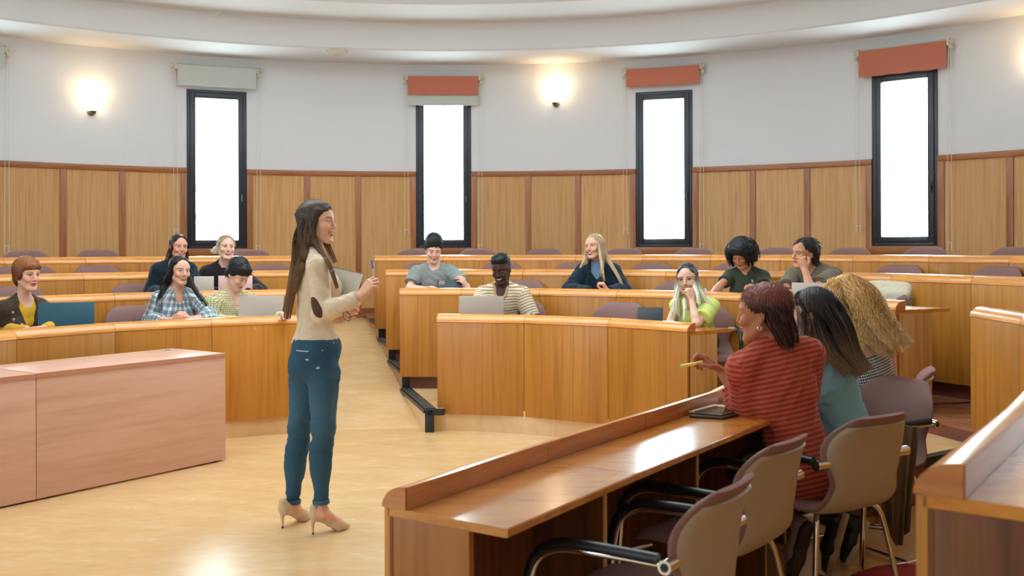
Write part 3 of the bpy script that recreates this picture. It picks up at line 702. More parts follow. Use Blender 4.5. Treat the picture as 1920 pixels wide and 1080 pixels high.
# ---------------------------------------------------------------- implicit-surface modelling (numpy) for figures
def smin(a, b, k):
    if k <= 0: return np.minimum(a, b)
    h = np.maximum(k-np.abs(a-b), 0)/k
    return np.minimum(a, b)-h*h*k*0.25
def npv(v): return np.array([v[0], v[1], v[2]], dtype=np.float64)
def unit(v): v = np.asarray(v, float); return v/max(1e-9, np.linalg.norm(v))
class Sdf:
    def __init__(s): s.p = []; s.cuts = []; s.off = 0.0; s.disp = None
    def cap(s, a, b, ra, rb=None, k=.02, sub=False):
        a, b = npv(a), npv(b); rb = ra if rb is None else rb
        c = (a+b)/2; s.p.append((0, a, b, ra, rb, k, sub, c, np.linalg.norm(b-a)/2+max(ra, rb))); return s
    def flat(s, a, b, ra, rb=None, k=.02):
        a, b = npv(a), npv(b); rb = ra if rb is None else rb
        c = (a+b)/2; s.p.append((2, a, b, ra, rb, k, False, c, np.linalg.norm(b-a)/2+max(ra, rb))); return s
    def ell(s, c, r, ax=None, k=.02, sub=False):
        c = npv(c); ax = np.eye(3) if ax is None else np.array(ax, float); r = np.array(r, float)
        s.p.append((1, c, ax, r, None, k, sub, c, float(max(r)))); return s
    def chain(s, pts, rs, k=.02):
        for i in range(len(pts)-1): s.cap(pts[i], pts[i+1], rs[i], rs[i+1], k)
        return s
    def copy(s):
        t = Sdf(); t.p = list(s.p); t.cuts = list(s.cuts); t.off = s.off; t.disp = s.disp; return t
    def prim(s, q, P):
        P = P.astype(np.float32, copy=False)
        if q[0] in (0, 2):
            a, b, ra, rb = q[1:5]; d = b-a; L2 = max(d@d, 1e-12)
            pa = P-a.astype(np.float32); t = pa@(d/L2).astype(np.float32); np.clip(t, 0, 1, out=t)
            r_ = np.sqrt(np.maximum(np.einsum('ij,ij->i', pa, pa)-t*(2*(pa@d.astype(np.float32)))+t*t*np.float32(L2), 0))-(ra+(rb-ra)*t)
            return r_ if q[0] == 0 else np.maximum(r_, (P-b)@(d/math.sqrt(L2)))
        c, ax, r = q[1:4]; L_ = ((P-c.astype(np.float32))@(ax.T/r).astype(np.float32))
        k0 = np.sqrt(np.einsum('ij,ij->i', L_, L_)); L_ *= (1/r).astype(np.float32); k1 = np.sqrt(np.einsum('ij,ij->i', L_, L_))
        return np.where(k1 > 1e-9, k0*(k0-1)/np.maximum(k1, 1e-9), -min(r))
    def ev(s, P, prims=None, disp=True):
        d = np.full(len(P), 1.0, np.float32)
        for q in (s.p if prims is None else prims):
            v = s.prim(q, P)
            if q[6]: d = -smin(-d, v, q[5])
            else: d = smin(d, v, q[5])
        d = d-s.off
        if disp and s.disp is not None: d = d+s.disp(P)
        for (c, n, k) in s.cuts:
            d = -smin(-d, -((P-c)@n), k)
        return d
    def bounds(s):
        lo = np.min([q[7]-q[8] for q in s.p if not q[6]], axis=0)-.03-s.off; hi = np.max([q[7]+q[8] for q in s.p if not q[6]], axis=0)+.03+s.off
        return lo, hi
    def mesh(s, res, keep=None, lo=None, hi=None, nb=20):
        l0, h0 = s.bounds(); lo = l0 if lo is None else np.maximum(l0, lo); hi = h0 if hi is None else np.minimum(h0, hi)
        i0 = np.floor(lo/res).astype(int); n = np.maximum(1, np.ceil((hi-lo)/res).astype(int)+1)
        NB = np.ceil(n/nb).astype(int); bs = nb*res
        G = np.stack(np.meshgrid(*[np.arange(k) for k in NB], indexing='ij'), -1).reshape(-1, 3)
        Cn = (i0+G*nb+nb/2)*res
        dc = s.ev(Cn, disp=False); dg = bs*.87
        if s.cuts:
            G = G[np.abs(dc) < dg*1.15+.03]; 
        else: G = G[np.abs(dc) < dg*1.1+.025]
        Cg = (i0+G*nb+nb/2)*res
        PD = np.stack([s.prim(q, Cg) for q in s.p]) if len(G) else None
        PR = np.array([(dg+q[5]+.010+s.off)*1.3 for q in s.p])
        ACT = PD < PR[:, None] if len(G) else None
        VK = []; VP = []; FQ = []
        ar = np.arange(-1, nb+1)
        off = np.array([[a, b, c] for a in (0, 1) for b in (0, 1) for c in (0, 1)])
        for gi_, g in enumerate(G):
            b0 = i0+g*nb
            act = [q for q, o_ in zip(s.p, ACT[:, gi_]) if o_]
            if not act: continue
            X = (b0[0]+np.arange(-1, nb+1))*res; Yv = (b0[1]+np.arange(-1, nb+1))*res; Z = (b0[2]+np.arange(-1, nb+1))*res
            m = nb+2
            P = np.stack(np.meshgrid(X, Yv, Z, indexing='ij'), -1).reshape(-1, 3)
            D = s.ev(P, act).reshape(m, m, m)
            I = D < 0
            if I.all() or not I.any(): continue
            # cells (m-1)^3, lower corner index -1..nb-1
            c = m-1; cnt = np.zeros((c, c, c), int); acc = np.zeros((c, c, c, 3)); ne = np.zeros((c, c, c))
            for (a, b, cc) in off: cnt += I[a:a+c, b:b+c, cc:cc+c]
            mixed = (cnt > 0) & (cnt < 8)
            if not mixed.any(): continue
            ci = np.argwhere(mixed)
            corner = np.stack([D[ci[:, 0]+o[0], ci[:, 1]+o[1], ci[:, 2]+o[2]] for o in off], 1)
            A = np.zeros((len(ci), 3)); Nn = np.zeros(len(ci))
            for e0 in range(8):
                for ax in range(3):
                    if off[e0][ax]: continue
                    e1 = e0+(4, 2, 1)[ax]
                    d0, d1 = corner[:, e0], corner[:, e1]; cr = (d0 < 0) != (d1 < 0)
                    t = np.where(cr, d0/np.where(cr, d0-d1, 1), 0)
                    pt = off[e0][None, :]+t[:, None]*np.eye(3)[ax][None, :]
                    A[cr] += pt[cr]; Nn += cr
            pos = (b0-1+ci+A/Nn[:, None])*res
            gi = b0-1+ci-i0+4
            key = (gi[:, 0]*100000+gi[:, 1])*100000+gi[:, 2]
            VK.append(key); VP.append(pos)
            for ax in range(3):
                # edges whose lower corner lies in [0, nb) of this block
                sl0 = [slice(1, nb+1)]*3; sl1 = list(sl0); sl1[ax] = slice(2, nb+2)
                a_ = I[tuple(sl0)]; b_ = I[tuple(sl1)]; cr = np.argwhere(a_ != b_)
                if not len(cr): continue
                flip = a_[cr[:, 0], cr[:, 1], cr[:, 2]]
                u, v = [(1, 2), (2, 0), (0, 1)][ax]
                base = b0+cr-i0+4
                def K(du, dv):
                    q = base.copy(); q[:, u] -= du; q[:, v] -= dv
                    return (q[:, 0]*100000+q[:, 1])*100000+q[:, 2]
                Q = np.stack([K(0, 0), K(1, 0), K(1, 1), K(0, 1)], 1)
                Q[~flip] = Q[~flip][:, ::-1]
                FQ.append(Q[:, ::-1])
        if not VK: return np.zeros((0, 3)), np.zeros((0, 4), int)
        VK = np.concatenate(VK); VP = np.concatenate(VP); FQ = np.concatenate(FQ)
        uk, ix = np.unique(VK, return_index=True); VP = VP[ix]
        fi = np.searchsorted(uk, FQ); fi = np.clip(fi, 0, len(uk)-1)
        ok = (uk[fi] == FQ).all(1); fi = fi[ok][:, ::-1]
        if keep is not None:
            cen = VP[fi].mean(1); fi = fi[keep(cen)]
        us, inv = np.unique(fi, return_inverse=True)
        return VP[us], inv.reshape(-1, 4)
DIRS = np.random.RandomState(3).randn(24, 3); DIRS /= np.linalg.norm(DIRS, axis=1)[:, None]; PHS = np.random.RandomState(5).rand(24)*6.28
def noise(P, f, seed=0, n=5):
    r = 0
    for i in range(n):
        j = (i*5+seed*3) % 24; r = r+np.sin(P@DIRS[j]*f*(1+.23*i)+PHS[j]+1.7*np.sin(P@DIRS[(j+7) % 24]*f*.45+PHS[(j+4) % 24]))
    return r/n
def tubes(paths, r0, r1, seg=3):
    """paths (n, m, 3) -> tapered strands"""
    n, m, _ = paths.shape
    T = np.gradient(paths, axis=1); T /= np.linalg.norm(T, axis=2, keepdims=True)+1e-9
    ref = np.array([.31, .22, .92]); U = np.cross(T, ref); U /= np.linalg.norm(U, axis=2, keepdims=True)+1e-9; B = np.cross(T, U)
    t = np.linspace(0, 1, m)[None, :, None]
    r0 = np.asarray(r0).reshape(-1, 1, 1) if np.ndim(r0) else r0
    rad = r0*(1-t**3)+r1*t**3
    V = []
    for k in range(seg):
        a = 2*PI*k/seg; V.append(paths+(U*math.cos(a)+B*math.sin(a))*rad)
    V = np.stack(V, 2).reshape(-1, 3)
    i = np.arange(n)[:, None, None]*m*seg+np.arange(m-1)[None, :, None]*seg
    k = np.arange(seg)[None, None, :]; k2 = (k+1) % seg
    Fq = np.stack([i+k, i+k2, i+seg+k2, i+seg+k], -1).reshape(-1, 4)
    return V, Fq
def join(parts):
    V = []; Fq = []; Cc = []; n = 0
    for v, f, c in parts:
        V.append(v); Fq.append(f+n); Cc.append(np.broadcast_to(np.asarray(c, float), (len(v), 3)) if np.ndim(c) < 2 else c); n += len(v)
    return np.concatenate(V), np.concatenate(Fq), np.concatenate(Cc)
def put(name, V, Fq, mat, parent, col=None, pc=None):
    me = mesh_np(name, V, Fq)
    if col is not None and len(me.vertices) == len(V):
        a = me.color_attributes.new('Col', 'FLOAT_COLOR', 'POINT')
        a.data.foreach_set('color', np.concatenate([np.clip(col, 0, 1), np.ones((len(V), 1))], 1).astype(np.float32).ravel())
    if pc is not None:
        a = me.attributes.new('pc', 'FLOAT_VECTOR', 'POINT'); a.data.foreach_set('vector', pc.astype(np.float32).ravel())
    return link(name, me, mat, parent, True)

# materials that read the painted attribute
def attr_mat(name, rough, spec=.4, sss=0, bump=0, bs=300, sheen=0, var=0, vs=60):
    m, N, L, b = NT(name)
    at = N.new('ShaderNodeAttribute'); at.attribute_name = 'Col'
    src = at.outputs['Color']
    tc = N.new('ShaderNodeTexCoord')
    if var:
        no = N.new('ShaderNodeTexNoise'); no.inputs['Scale'].default_value = vs; no.inputs['Detail'].default_value = 4; L.new(tc.outputs['Object'], no.inputs['Vector'])
        mr = N.new('ShaderNodeMapRange'); mr.inputs[3].default_value = 1-var; mr.inputs[4].default_value = 1+var; L.new(no.outputs['Fac'], mr.inputs[0])
        hs = N.new('ShaderNodeHueSaturation'); L.new(src, hs.inputs['Color']); L.new(mr.outputs[0], hs.inputs['Value']); src = hs.outputs[0]
    L.new(src, b.inputs['Base Color'])
    b.inputs['Roughness'].default_value = rough; b.inputs['Specular IOR Level'].default_value = spec
    if sss:
        b.inputs['Subsurface Weight'].default_value = sss; b.inputs['Subsurface Radius'].default_value = (1, .35, .2); b.inputs['Subsurface Scale'].default_value = .008
    if sheen: b.inputs['Sheen Weight'].default_value = sheen
    if bump:
        n2 = N.new('ShaderNodeTexNoise'); n2.inputs['Scale'].default_value = bs; n2.inputs['Detail'].default_value = 3; L.new(tc.outputs['Object'], n2.inputs['Vector'])
        bp = N.new('ShaderNodeBump'); bp.inputs['Strength'].default_value = bump; bp.inputs['Distance'].default_value = .002; L.new(n2.outputs['Fac'], bp.inputs['Height']); L.new(bp.outputs['Normal'], b.inputs['Normal'])
    return m
M['skin'] = attr_mat('skin', .5, .4, .12, var=.04, vs=40)
M['hair'] = attr_mat('hair', .48, .35)
M['cloth'] = attr_mat('cloth', .9, .2, bump=.35, bs=420, sheen=.15, var=.05, vs=120)
M['shoe'] = attr_mat('shoe_leather', .4, .5)
def pc_mat(name, kind, c1, c2, c3=None, sx=.02, sy=.02, w1=.5, rough=.9):
    """cloth pattern driven by the garment coordinate attribute pc (metres)"""
    m, N, L, b = NT(name); b.inputs['Roughness'].default_value = rough; b.inputs['Specular IOR Level'].default_value = .2; b.inputs['Sheen Weight'].default_value = .12
    at = N.new('ShaderNodeAttribute'); at.attribute_name = 'pc'; sp = N.new('ShaderNodeSeparateXYZ'); L.new(at.outputs['Vector'], sp.inputs[0])
    def band(sock, period, width, soft=.12, off=0.0):
        a = N.new('ShaderNodeMath'); a.operation = 'MULTIPLY_ADD'; a.inputs[1].default_value = 1/period; a.inputs[2].default_value = off+50; L.new(sock, a.inputs[0])
        f = N.new('ShaderNodeMath'); f.operation = 'FRACT'; L.new(a.outputs[0], f.inputs[0])
        s_ = N.new('ShaderNodeMath'); s_.operation = 'SUBTRACT'; s_.inputs[1].default_value = .5; L.new(f.outputs[0], s_.inputs[0])
        q = N.new('ShaderNodeMath'); q.operation = 'ABSOLUTE'; L.new(s_.outputs[0], q.inputs[0])
        r = N.new('ShaderNodeMapRange'); r.inputs[1].default_value = width/2-soft/2; r.inputs[2].default_value = width/2+soft/2; r.inputs[3].default_value = 1; r.inputs[4].default_value = 0; L.new(q.outputs[0], r.inputs[0])
        return r.outputs[0]
    def mix(f, a, bb):
        x = N.new('ShaderNodeMixRGB')
        if isinstance(f, float): x.inputs[0].default_value = f
        else: L.new(f, x.inputs[0])
        for i, v in ((1, a), (2, bb)):
            if isinstance(v, tuple): x.inputs[i].default_value = v
            else: L.new(v, x.inputs[i])
        return x.outputs[0]
    def mul(f, g):
        x = N.new('ShaderNodeMath'); x.operation = 'MULTIPLY'; L.new(f, x.inputs[0])
        if isinstance(g, float): x.inputs[1].default_value = g
        else: L.new(g, x.inputs[1])
        return x.outputs[0]
    X, Yk = sp.outputs[0], sp.outputs[1]
    if kind == 'stripe': out = mix(band(Yk, sy, w1), c1, c2)
    elif kind == 'rib':
        out = mix(band(Yk, sy, w1, .5), c1, c2)
    elif kind == 'check':
        out = mix(mul(band(X, sx, w1), .75), c1, c2); out = mix(mul(band(Yk, sy, w1), .75), out, c2)
    elif kind == 'gingham':
        o1 = band(X, sx, .5, .1); o2 = band(Yk, sy, .5, .1)
        out = mix(mul(o1, .5), c1, c2); out = mix(mul(o2, .6), out, c2)
        out = mix(mul(o1, o2), out, c2)
    elif kind == 'plaid':
        out = mix(mul(band(X, sx, .42, .1), .55), c1, c2); out = mix(mul(band(Yk, sy, .42, .1), .55), out, c2)
        out = mix(mul(band(X, sx, .08, .04, .28), .8), out, c3); out = mix(mul(band(Yk, sy, .08, .04, .28), .8), out, c3)
        out = mix(mul(band(X, sx, .06, .03, .5), .7), out, (.8, .85, .85, 1))
    L.new(out, b.inputs['Base Color'])
    return m

# ---------------------------------------------------------------- anatomy
def frame_from(f, roll=0.0, pitch=0.0):
    """f horizontal forward (numpy); returns rows x(person's right), y(forward), z(up)"""
    f = unit(f); up = np.array([0, 0, 1.0]); x = unit(np.cross(f, up))
    fy = f*math.cos(pitch)-up*math.sin(pitch); uz = np.cross(x, fy)
    x2 = x*math.cos(roll)+uz*math.sin(roll); z2 = -x*math.sin(roll)+uz*math.cos(roll)
    return np.array([x2, fy, z2])
def yawdir(deg): a = math.radians(deg); return np.array([math.sin(a), -math.cos(a), 0])
class Head:
    def __init__(s, o, yaw, pitch=0, roll=0, sc=1.0, male=False, smile=.5, open_=0.0, eye=1.0, nose=1.0, jaw=1.0, cheek=1.0):
        s.o = npv(o); s.A = frame_from(yawdir(yaw), math.radians(roll), math.radians(pitch)); s.sc = sc
        s.male = male; s.smile = smile; s.open = open_; s.eye = eye; s.nose = nose; s.jaw = jaw; s.cheek = cheek
    def w(s, x, y, z): return s.o+(np.array([x, y, z])*s.sc)@s.A
    def loc(s, P): return (P-s.o)@s.A.T/s.sc
    def add(s, S):
        k = s.sc; w = s.w; A = s.A; J = s.jaw
        def E(c, r, kk=.02, sub=False, ax=None): S.ell(w(*c), np.array(r)*k, A if ax is None else ax, kk*k, sub)
        def Cc(a, b, r0, r1=None, kk=.02, sub=False): S.cap(w(*a), w(*b), r0*k, (r0 if r1 is None else r1)*k, kk*k, sub)
        E((0, -.016, .036), (.074, .094, .080)); E((0, .018, .03), (.066, .072, .07), .03)
        E((0, .028, -.040), (.053*J, .060, .064), .03)
        for sg in (-1, 1):
            Cc((sg*.056*J, -.004, -.050), (sg*.022*J, .062, -.098), .016, .015, .03)
            E((sg*.040, .062, -.022), (.022*s.cheek, .020, .020), .02)
            if s.smile > .3: E((sg*.038, .074, -.034), (.013, .012, .012), .012)
            Cc((sg*.014, .083, .023), (sg*.046, .068, .026), .009, .008, .012)
        E((0, .070, -.102), (.020*J+.002*s.male, .016, .014), .018)
        for sg in (-1, 1): E((sg*.031, .101, .005), (.019, .017, .0125), .010, True)
        for sg in (-1, 1): E((sg*.031, .0755, .004), (.0150, .0115, .0125), .002)
        n = s.nose
        Cc((0, .086, .016), (0, .0975+.005*n, -.026), .0058, .0080, .010)
        E((0, .0960+.005*n, -.029), (.0088*n, .0090, .0078), .006)
        for sg in (-1, 1): E((sg*.0105*n, .0915, -.033), (.0062*n, .0085, .0058), .004)
        sm = s.smile; op = s.open
        E((0, .0850, -.0545+.001*op), (.0235+.004*sm, .0100, .0052), .005); E((0, .0830, -.0645-.003*op), (.0195+.003*sm, .0105, .0062), .005)
        Cc((-.020-.006*sm, .088-.007*sm, -.0595+.004*sm), (0, .0985, -.0600-.001*op), .0012+.0028*op, .0012+.0032*op, .002, True)
        Cc((.020+.006*sm, .088-.007*sm, -.0595+.004*sm), (0, .0985, -.0600-.001*op), .0012+.0028*op, .0012+.0032*op, .002, True)
        if op > .1: E((0, .0785, -.058), (.021, .010, .007), .001)
        for sg in (-1, 1):
            e = np.array([A[0], A[1], A[2]])
            ca, sa = math.cos(.35*sg), math.sin(.35*sg)
            ax = np.array([A[0]*ca+A[1]*sa, -A[0]*sa+A[1]*ca, A[2]])
            E((sg*.0745, -.010, -.006), (.0075, .018, .030), .006, ax=ax)
            E((sg*.082, -.006, -.003), (.005, .0095, .017), .003, True, ax=ax)
            E((sg*.0745, -.004, -.033), (.006, .008, .009), .004)
    def paint(s, P, skin, lip, brow, iris=(.03, .02, .012), stubble=0.0, makeup=0.0, browt=1.0):
        L_ = s.loc(P); x, y, z = L_[:, 0], L_[:, 1], L_[:, 2]; ax = np.abs(x)
        c = np.tile(np.array(skin, float), (len(P), 1))
        def mx(col, m): 
            nonlocal c; m = np.clip(m, 0, 1)[:, None]; c = c*(1-m)+np.array(col, float)*m
        g = lambda cx, cz, r: np.exp(-((ax-cx)**2+(z-cz)**2)/(r*r))*(y > .02)
        sk = np.array(skin)
        mx(np.clip(sk*np.array([1.12, .72, .68]), 0, 1), .26*g(.044, -.028, .020)+.2*g(0, -.028, .012))
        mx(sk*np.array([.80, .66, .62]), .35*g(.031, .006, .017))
        earm = (ax > .070) & (np.abs(y+.008) < .03) & (np.abs(z+.006) < .04)
        mx(sk*np.array([1.0, .68, .6]), earm*.5)
        if stubble: mx(sk*.45, stubble*np.clip(1-((z+.085)/.05)**2, 0, 1)*(z < -.045)*(y > -.01)*1.0)
        if stubble: mx(sk*.5, stubble*np.clip(1-((z+.043)/.007)**2, 0, 1)*(ax < .028)*(y > .06))
        sm, op = s.smile, s.open
        wm = .0235+.005*sm; t = np.clip(ax/wm, 0, 1); q = 1-t*t; fr = (y > .055) & (ax < wm*1.02)
        zc = -.0600+.0065*sm*t*t-.002*op
        up = .0062*q*(1-.25*np.exp(-(ax/.003)**2)); lo = (.0085+.0045*op)*q; gap = (.0012+.0050*op)*np.sqrt(q)
        d = z-zc
        ss = lambda v, e=.0011: np.clip(v/e+.5, 0, 1)
        mx(lip, fr*ss(up+gap-d)*ss(d+lo+gap))
        mx((.05, .015, .012), fr*ss(gap-np.abs(d), .0008)*(.75 if op < .1 else 1))
        if op > .1: mx((.78, .74, .68), fr*ss(gap*.86-np.abs(d-gap*.12), .0009)*(t < .80))
        # eyes
        ex = (ax-.031)/.0150; ez0 = .0045+.001*(ax-.031)/.015; h = .0062*s.eye; al = np.clip(1-ex*ex, 0, 1); ey = (y > .045) & (np.abs(ex) < 1.15)
        dz = z-ez0
        up_e = h*al; lo_e = -.0042*al*(.4+.6*s.eye)
        ins = ss(up_e-dz, .0009)*ss(dz-lo_e, .0009)*(np.abs(ex) < 1)
        mx((.62, .60, .58), ey*ins)
        mx(iris, ey*ins*ss(.0062-np.sqrt((ax-.031)**2+(dz-.0005)**2), .0012))
        lw = .0015+.0018*makeup
        mx((.03, .02, .018), ey*ss(lw-np.abs(dz-up_e-.0004), .0010)*(np.abs(ex) < 1.08)*.92)
        mx((.10, .06, .05), ey*ss(.0007-np.abs(dz-lo_e), .0010)*(np.abs(ex) < 1.0)*(.4+.4*makeup))
        if makeup: mx((.05, .035, .03), ey*np.exp(-((ex)**2*.8+((dz-.006)/.005)**2))*.5*makeup)
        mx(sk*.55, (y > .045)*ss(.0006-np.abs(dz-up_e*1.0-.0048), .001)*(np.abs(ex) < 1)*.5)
        # brows
        bt = np.clip((ax-.012)/.040, 0, 1); bz = .0235+.0055*np.sin(bt*2.1)-.003*bt; bw = .0031*browt*(1-.55*bt)
        mx(brow, (ax > .011)*(ax < .053)*(y > .035)*ss(bw-np.abs(z-bz), .0018)*.85)
        mx((.06, .02, .015), (y > .085)*np.exp(-(((ax-.0072)/.0032)**2+((z+.0395)/.0026)**2))*.8)
        return c
def hand(S, wrist, d, pn, th, curl=(20, 25, 15), curls=None, sc=1.0, spread=.06, thumb=(.5, .3), k=.008):
    """d wrist->knuckles, pn palm normal, th rough thumb side direction"""
    w = npv(wrist); d = unit(d); pn = unit(np.asarray(pn, float)-d*np.dot(pn, d)); l = np.cross(d, pn)
    if np.dot(l, th) < 0: l = -l
    P = lambda a, b, c: w+(d*a+l*b+pn*c)*sc
    lat = (.0265, .009, -.009, -.0255); kn = (.084, .088, .083, .073)
    seg = ((.040, .025, .020), (.044, .028, .021), (.041, .026, .020), (.032, .020, .018))
    tips = []
    for i in range(4):
        a = P(.0, lat[i]*.55, 0); b = P(kn[i], lat[i], -.002)
        S.cap(a, b, .0135*sc, .0105*sc, .012*sc)
    S.ell(P(.045, 0, .006), (.035*sc, .034*sc, .012*sc), np.array([d, l, pn]), .012*sc)
    for i in range(4):
        cu = curls[i] if curls else curl
        p = P(kn[i], lat[i], -.002); ang = 0; sp = spread*(1.5-i)
        for j in range(3):
            ang += math.radians(cu[j]); dd = unit(d*math.cos(ang)+pn*math.sin(ang)+l*sp*math.cos(ang))
            q = p+dd*seg[i][j]*sc; S.cap(p, q, (.0092-.0010*j-.0006*(i == 3))*sc, (.0086-.0010*j-.0006*(i == 3))*sc, .003*sc); p = q
        tips.append(p)
    a = P(.012, .020, .004); to, ti = thumb
    m1 = unit(d*.72+l*(.75-.3*to)+pn*(.15+to*.7)); b = a+m1*.042*sc
    S.cap(a, b, .014*sc, .0115*sc, .010*sc)
    m2 = unit(d*.85+l*(.35-.5*ti)+pn*(.2+to*.6)); c = b+m2*.032*sc; S.cap(b, c, .0105*sc, .0095*sc, .004*sc)
    m3 = unit(d*.9+l*(.1-.8*ti)+pn*(.2+to*.5)); e = c+m3*.026*sc; S.cap(c, e, .0095*sc, .0078*sc, .003*sc)
    tips.append(e); return tips
class Body:
    """joints and shared primitives of one figure"""
    def __init__(s, neck, yaw, male, hip, hw=None, shrug=0.0, tilt=0.0, size=1.0):
        s.size = size
        s.N = npv(neck); s.hip = npv(hip); s.male = male
        s.up = unit(s.N-s.hip); f = yawdir(yaw); r = unit(np.cross(f, [0, 0, 1.0])); s.r = unit(r-s.up*np.dot(r, s.up)); s.r = unit(s.r+s.up*tilt)
        s.f = np.cross(s.up, s.r); s.A = np.array([s.r, s.f, s.up])
        hw = hw or (.178 if male else .148)*size
        s.SR = s.N+s.r*hw-s.up*(.052-shrug); s.SL = s.N-s.r*hw-s.up*(.052-shrug)     # person's right and left
        s.ar = (.047, .040, .036, .025) if male else (.040, .034, .031, .0215)
    def torso(s, S, bust=0.0, g=0.0, waist=1.0, k=.05):
        A = s.A; L_ = np.linalg.norm(s.N-s.hip); u = s.up; m = 1.0 if s.male else .84; z = s.size
        c = s.N-u*(.155*z)
        S.ell(c, (.158*m*z+g, .105*m*z+g, .165*z+g), A, k)
        S.cap(s.SR, s.SL, .050*m+g, None, k)
        S.ell(s.N-u*(.35*L_/.5*z), (.135*m*waist*z+g, .098*m*z+g, .15*z+g), A, k)
        S.ell(s.hip, (.160*z+g, .118*z+g, .12*z+g), A, k)
        if bust:
            for sg in (-1, 1): S.ell(s.N-u*.175*z+s.r*sg*.072*z+s.f*(.085*m*z), ((.062+g)*1.0, .052*bust+g, .062+g), A, .04)
        for P in (s.SR, s.SL):
            S.cap(s.N+u*.035-s.f*.012, P+u*.012, .036*m+g, .044*m+g, .04)
        return S
    def arm(s, S, sh, el, wr, g=0.0, k=.02, t1=1.0, upper=True, part=(0, 1)):
        a = s.ar
        sh, el, wr = npv(sh), npv(el), npv(wr)
        S.cap(sh, el, a[0]+g, a[1]+g, k)
        b = el+(wr-el)*.3; S.cap(el, b, a[1]*.98+g, a[2]*1.06+g, k*.7)
        e2 = el+(wr-el)*t1
        S.cap(b, e2, a[2]*1.06+g, (a[2]*1.06+(a[3]-a[2]*1.06)*max(0, (t1-.3)/.7))+g, k*.7)
def garment_pc(P, B, arms):
    """garment coordinates: x around, y along"""
    L_ = (P-B.N)@B.A.T
    ang = np.arctan2(L_[:, 0], L_[:, 1]); pc = np.stack([ang*.15, L_[:, 2], np.zeros(len(P))], 1)
    best = np.abs(np.sqrt((L_[:, 0]/.17)**2+(L_[:, 1]/.12)**2)-.95)*.12; best = np.where(L_[:, 2] > .03, .05, best)
    for (sh, el, wr) in arms:
        acc = 0.0
        for a, b in ((sh, el), (el, wr)):
            a, b = npv(a), npv(b); d = b-a; ln = np.linalg.norm(d); d = d/ln
            t = (P-a)@d; tc = np.clip(t, 0, ln); w_ = P-a-tc[:, None]*d; dist = np.linalg.norm(w_, axis=1)-.047
            u = unit(np.cross(d, [.3, .5, .8])); v = np.cross(d, u)
            an = np.arctan2(w_@u, w_@v)
            q = np.stack([an*.05, -(acc+t)+B_off, np.zeros(len(P))], 1) if False else np.stack([an*.05, -(acc+t), np.zeros(len(P))], 1)
            m = dist < best-.004
            pc[m] = q[m]; best = np.where(m, dist, best); acc += ln
    return pc
def folds(amp, f, seed, dirv=None):
    def fn(P):
        Q = P if dirv is None else P-np.outer(P@unit(dirv), unit(dirv))*.65
        n_ = noise(Q, f, seed, 4); n2_ = noise(Q, f*2.3, seed+1, 3)
        return amp*(np.abs(n_)*1.9-.6)+amp*.35*n2_
    return fn
def strand_field(guides, n, head_len, spread, rng, m=14, curl=0.0, cf=40, wave=0.0, surf=.9, tip=1.0):
    """strands that follow capsule guides: each guide = (points, r0, r1)"""
    out = []
    G = []
    for pts, ra, rb in guides:
        q = np.array([list(p) for p in arc_pts([Vector(tuple(p)) for p in pts], 8)])
        L_ = np.concatenate([[0], np.cumsum(np.linalg.norm(np.diff(q, axis=0), axis=1))]); t = np.linspace(0, L_[-1], m)
        q = np.stack([np.interp(t, L_, q[:, i]) for i in range(3)], 1); G.append((q, ra, rb, L_[-1]))
    w_ = np.array([g[3]*(g[1]+g[2]) for g in G]); w_ /= w_.sum()
    for (q, ra, rb, ln), ww in zip(G, w_):
        k = max(3, int(n*ww)); T = np.gradient(q, axis=0); T /= np.linalg.norm(T, axis=1, keepdims=True)+1e-9
        u = np.cross(T, [.2, .9, .3]); u /= np.linalg.norm(u, axis=1, keepdims=True)+1e-9; v = np.cross(T, u)
        th = rng.rand(k)*2*PI; rr = surf+(1.06-surf)*rng.rand(k)+.05*rng.randn(k)
        R_ = np.linspace(ra, max(rb*tip, rb), m)[None, :]*rr[:, None]
        dth = (rng.rand(k)-.5)*.8; tt = np.linspace(0, 1, m)[None, :]
        a = th[:, None]+dth[:, None]*tt
        if wave: a = a+wave*np.sin(tt*ln*cf*.3+rng.rand(k)[:, None]*6)
        P = q[None]+(u[None]*np.cos(a)[..., None]+v[None]*np.sin(a)[..., None])*R_[..., None]
        if curl:
            ph = rng.rand(k)[:, None]*6.3+tt*ln*cf
            P = P+(u[None]*np.cos(ph)[..., None]+v[None]*np.sin(ph)[..., None])*curl*(.3+.7*tt[..., None])*(.6+.8*rng.rand(k)[:, None, None])
        cut = .82+.18*rng.rand(k)
        # shorten some strands
        P = P[:, 0:1]+0*P+(P-P[:, 0:1]) if False else P
        out.append(P)
    return np.concatenate(out)
def scalp_strands(V, Fq, n, flow, L_, rng, m=6, lift=.35, jit=.25, grav=0.0):
    """short strands that leave the hair volume's surface and follow a flow direction"""
    a, b, c = V[Fq[:, 0]], V[Fq[:, 1]], V[Fq[:, 2]]; nr = np.cross(b-a, c-a); nr /= np.linalg.norm(nr, axis=1, keepdims=True)+1e-12
    i = rng.randint(0, len(Fq), n); p = a[i]+(c[i]-a[i])*rng.rand(n, 1); nn = nr[i]
    fl = flow(p); fl = fl-nn*(fl*nn).sum(1, keepdims=True); fl /= np.linalg.norm(fl, axis=1, keepdims=True)+1e-9
    fl = fl+jit*rng.randn(n, 3)*.5; ln = L_*(.6+.6*rng.rand(n, 1)); P = []
    q = p-nn*.004
    for j in range(m):
        P.append(q.copy()); t = j/(m-1)
        d = fl*(1-.0*t)+nn*(lift*(1-1.6*t))+np.array([0, 0, -grav*t]); d /= np.linalg.norm(d, axis=1, keepdims=True)
        q = q+d*ln/(m-1)
    return np.stack(P, 1)
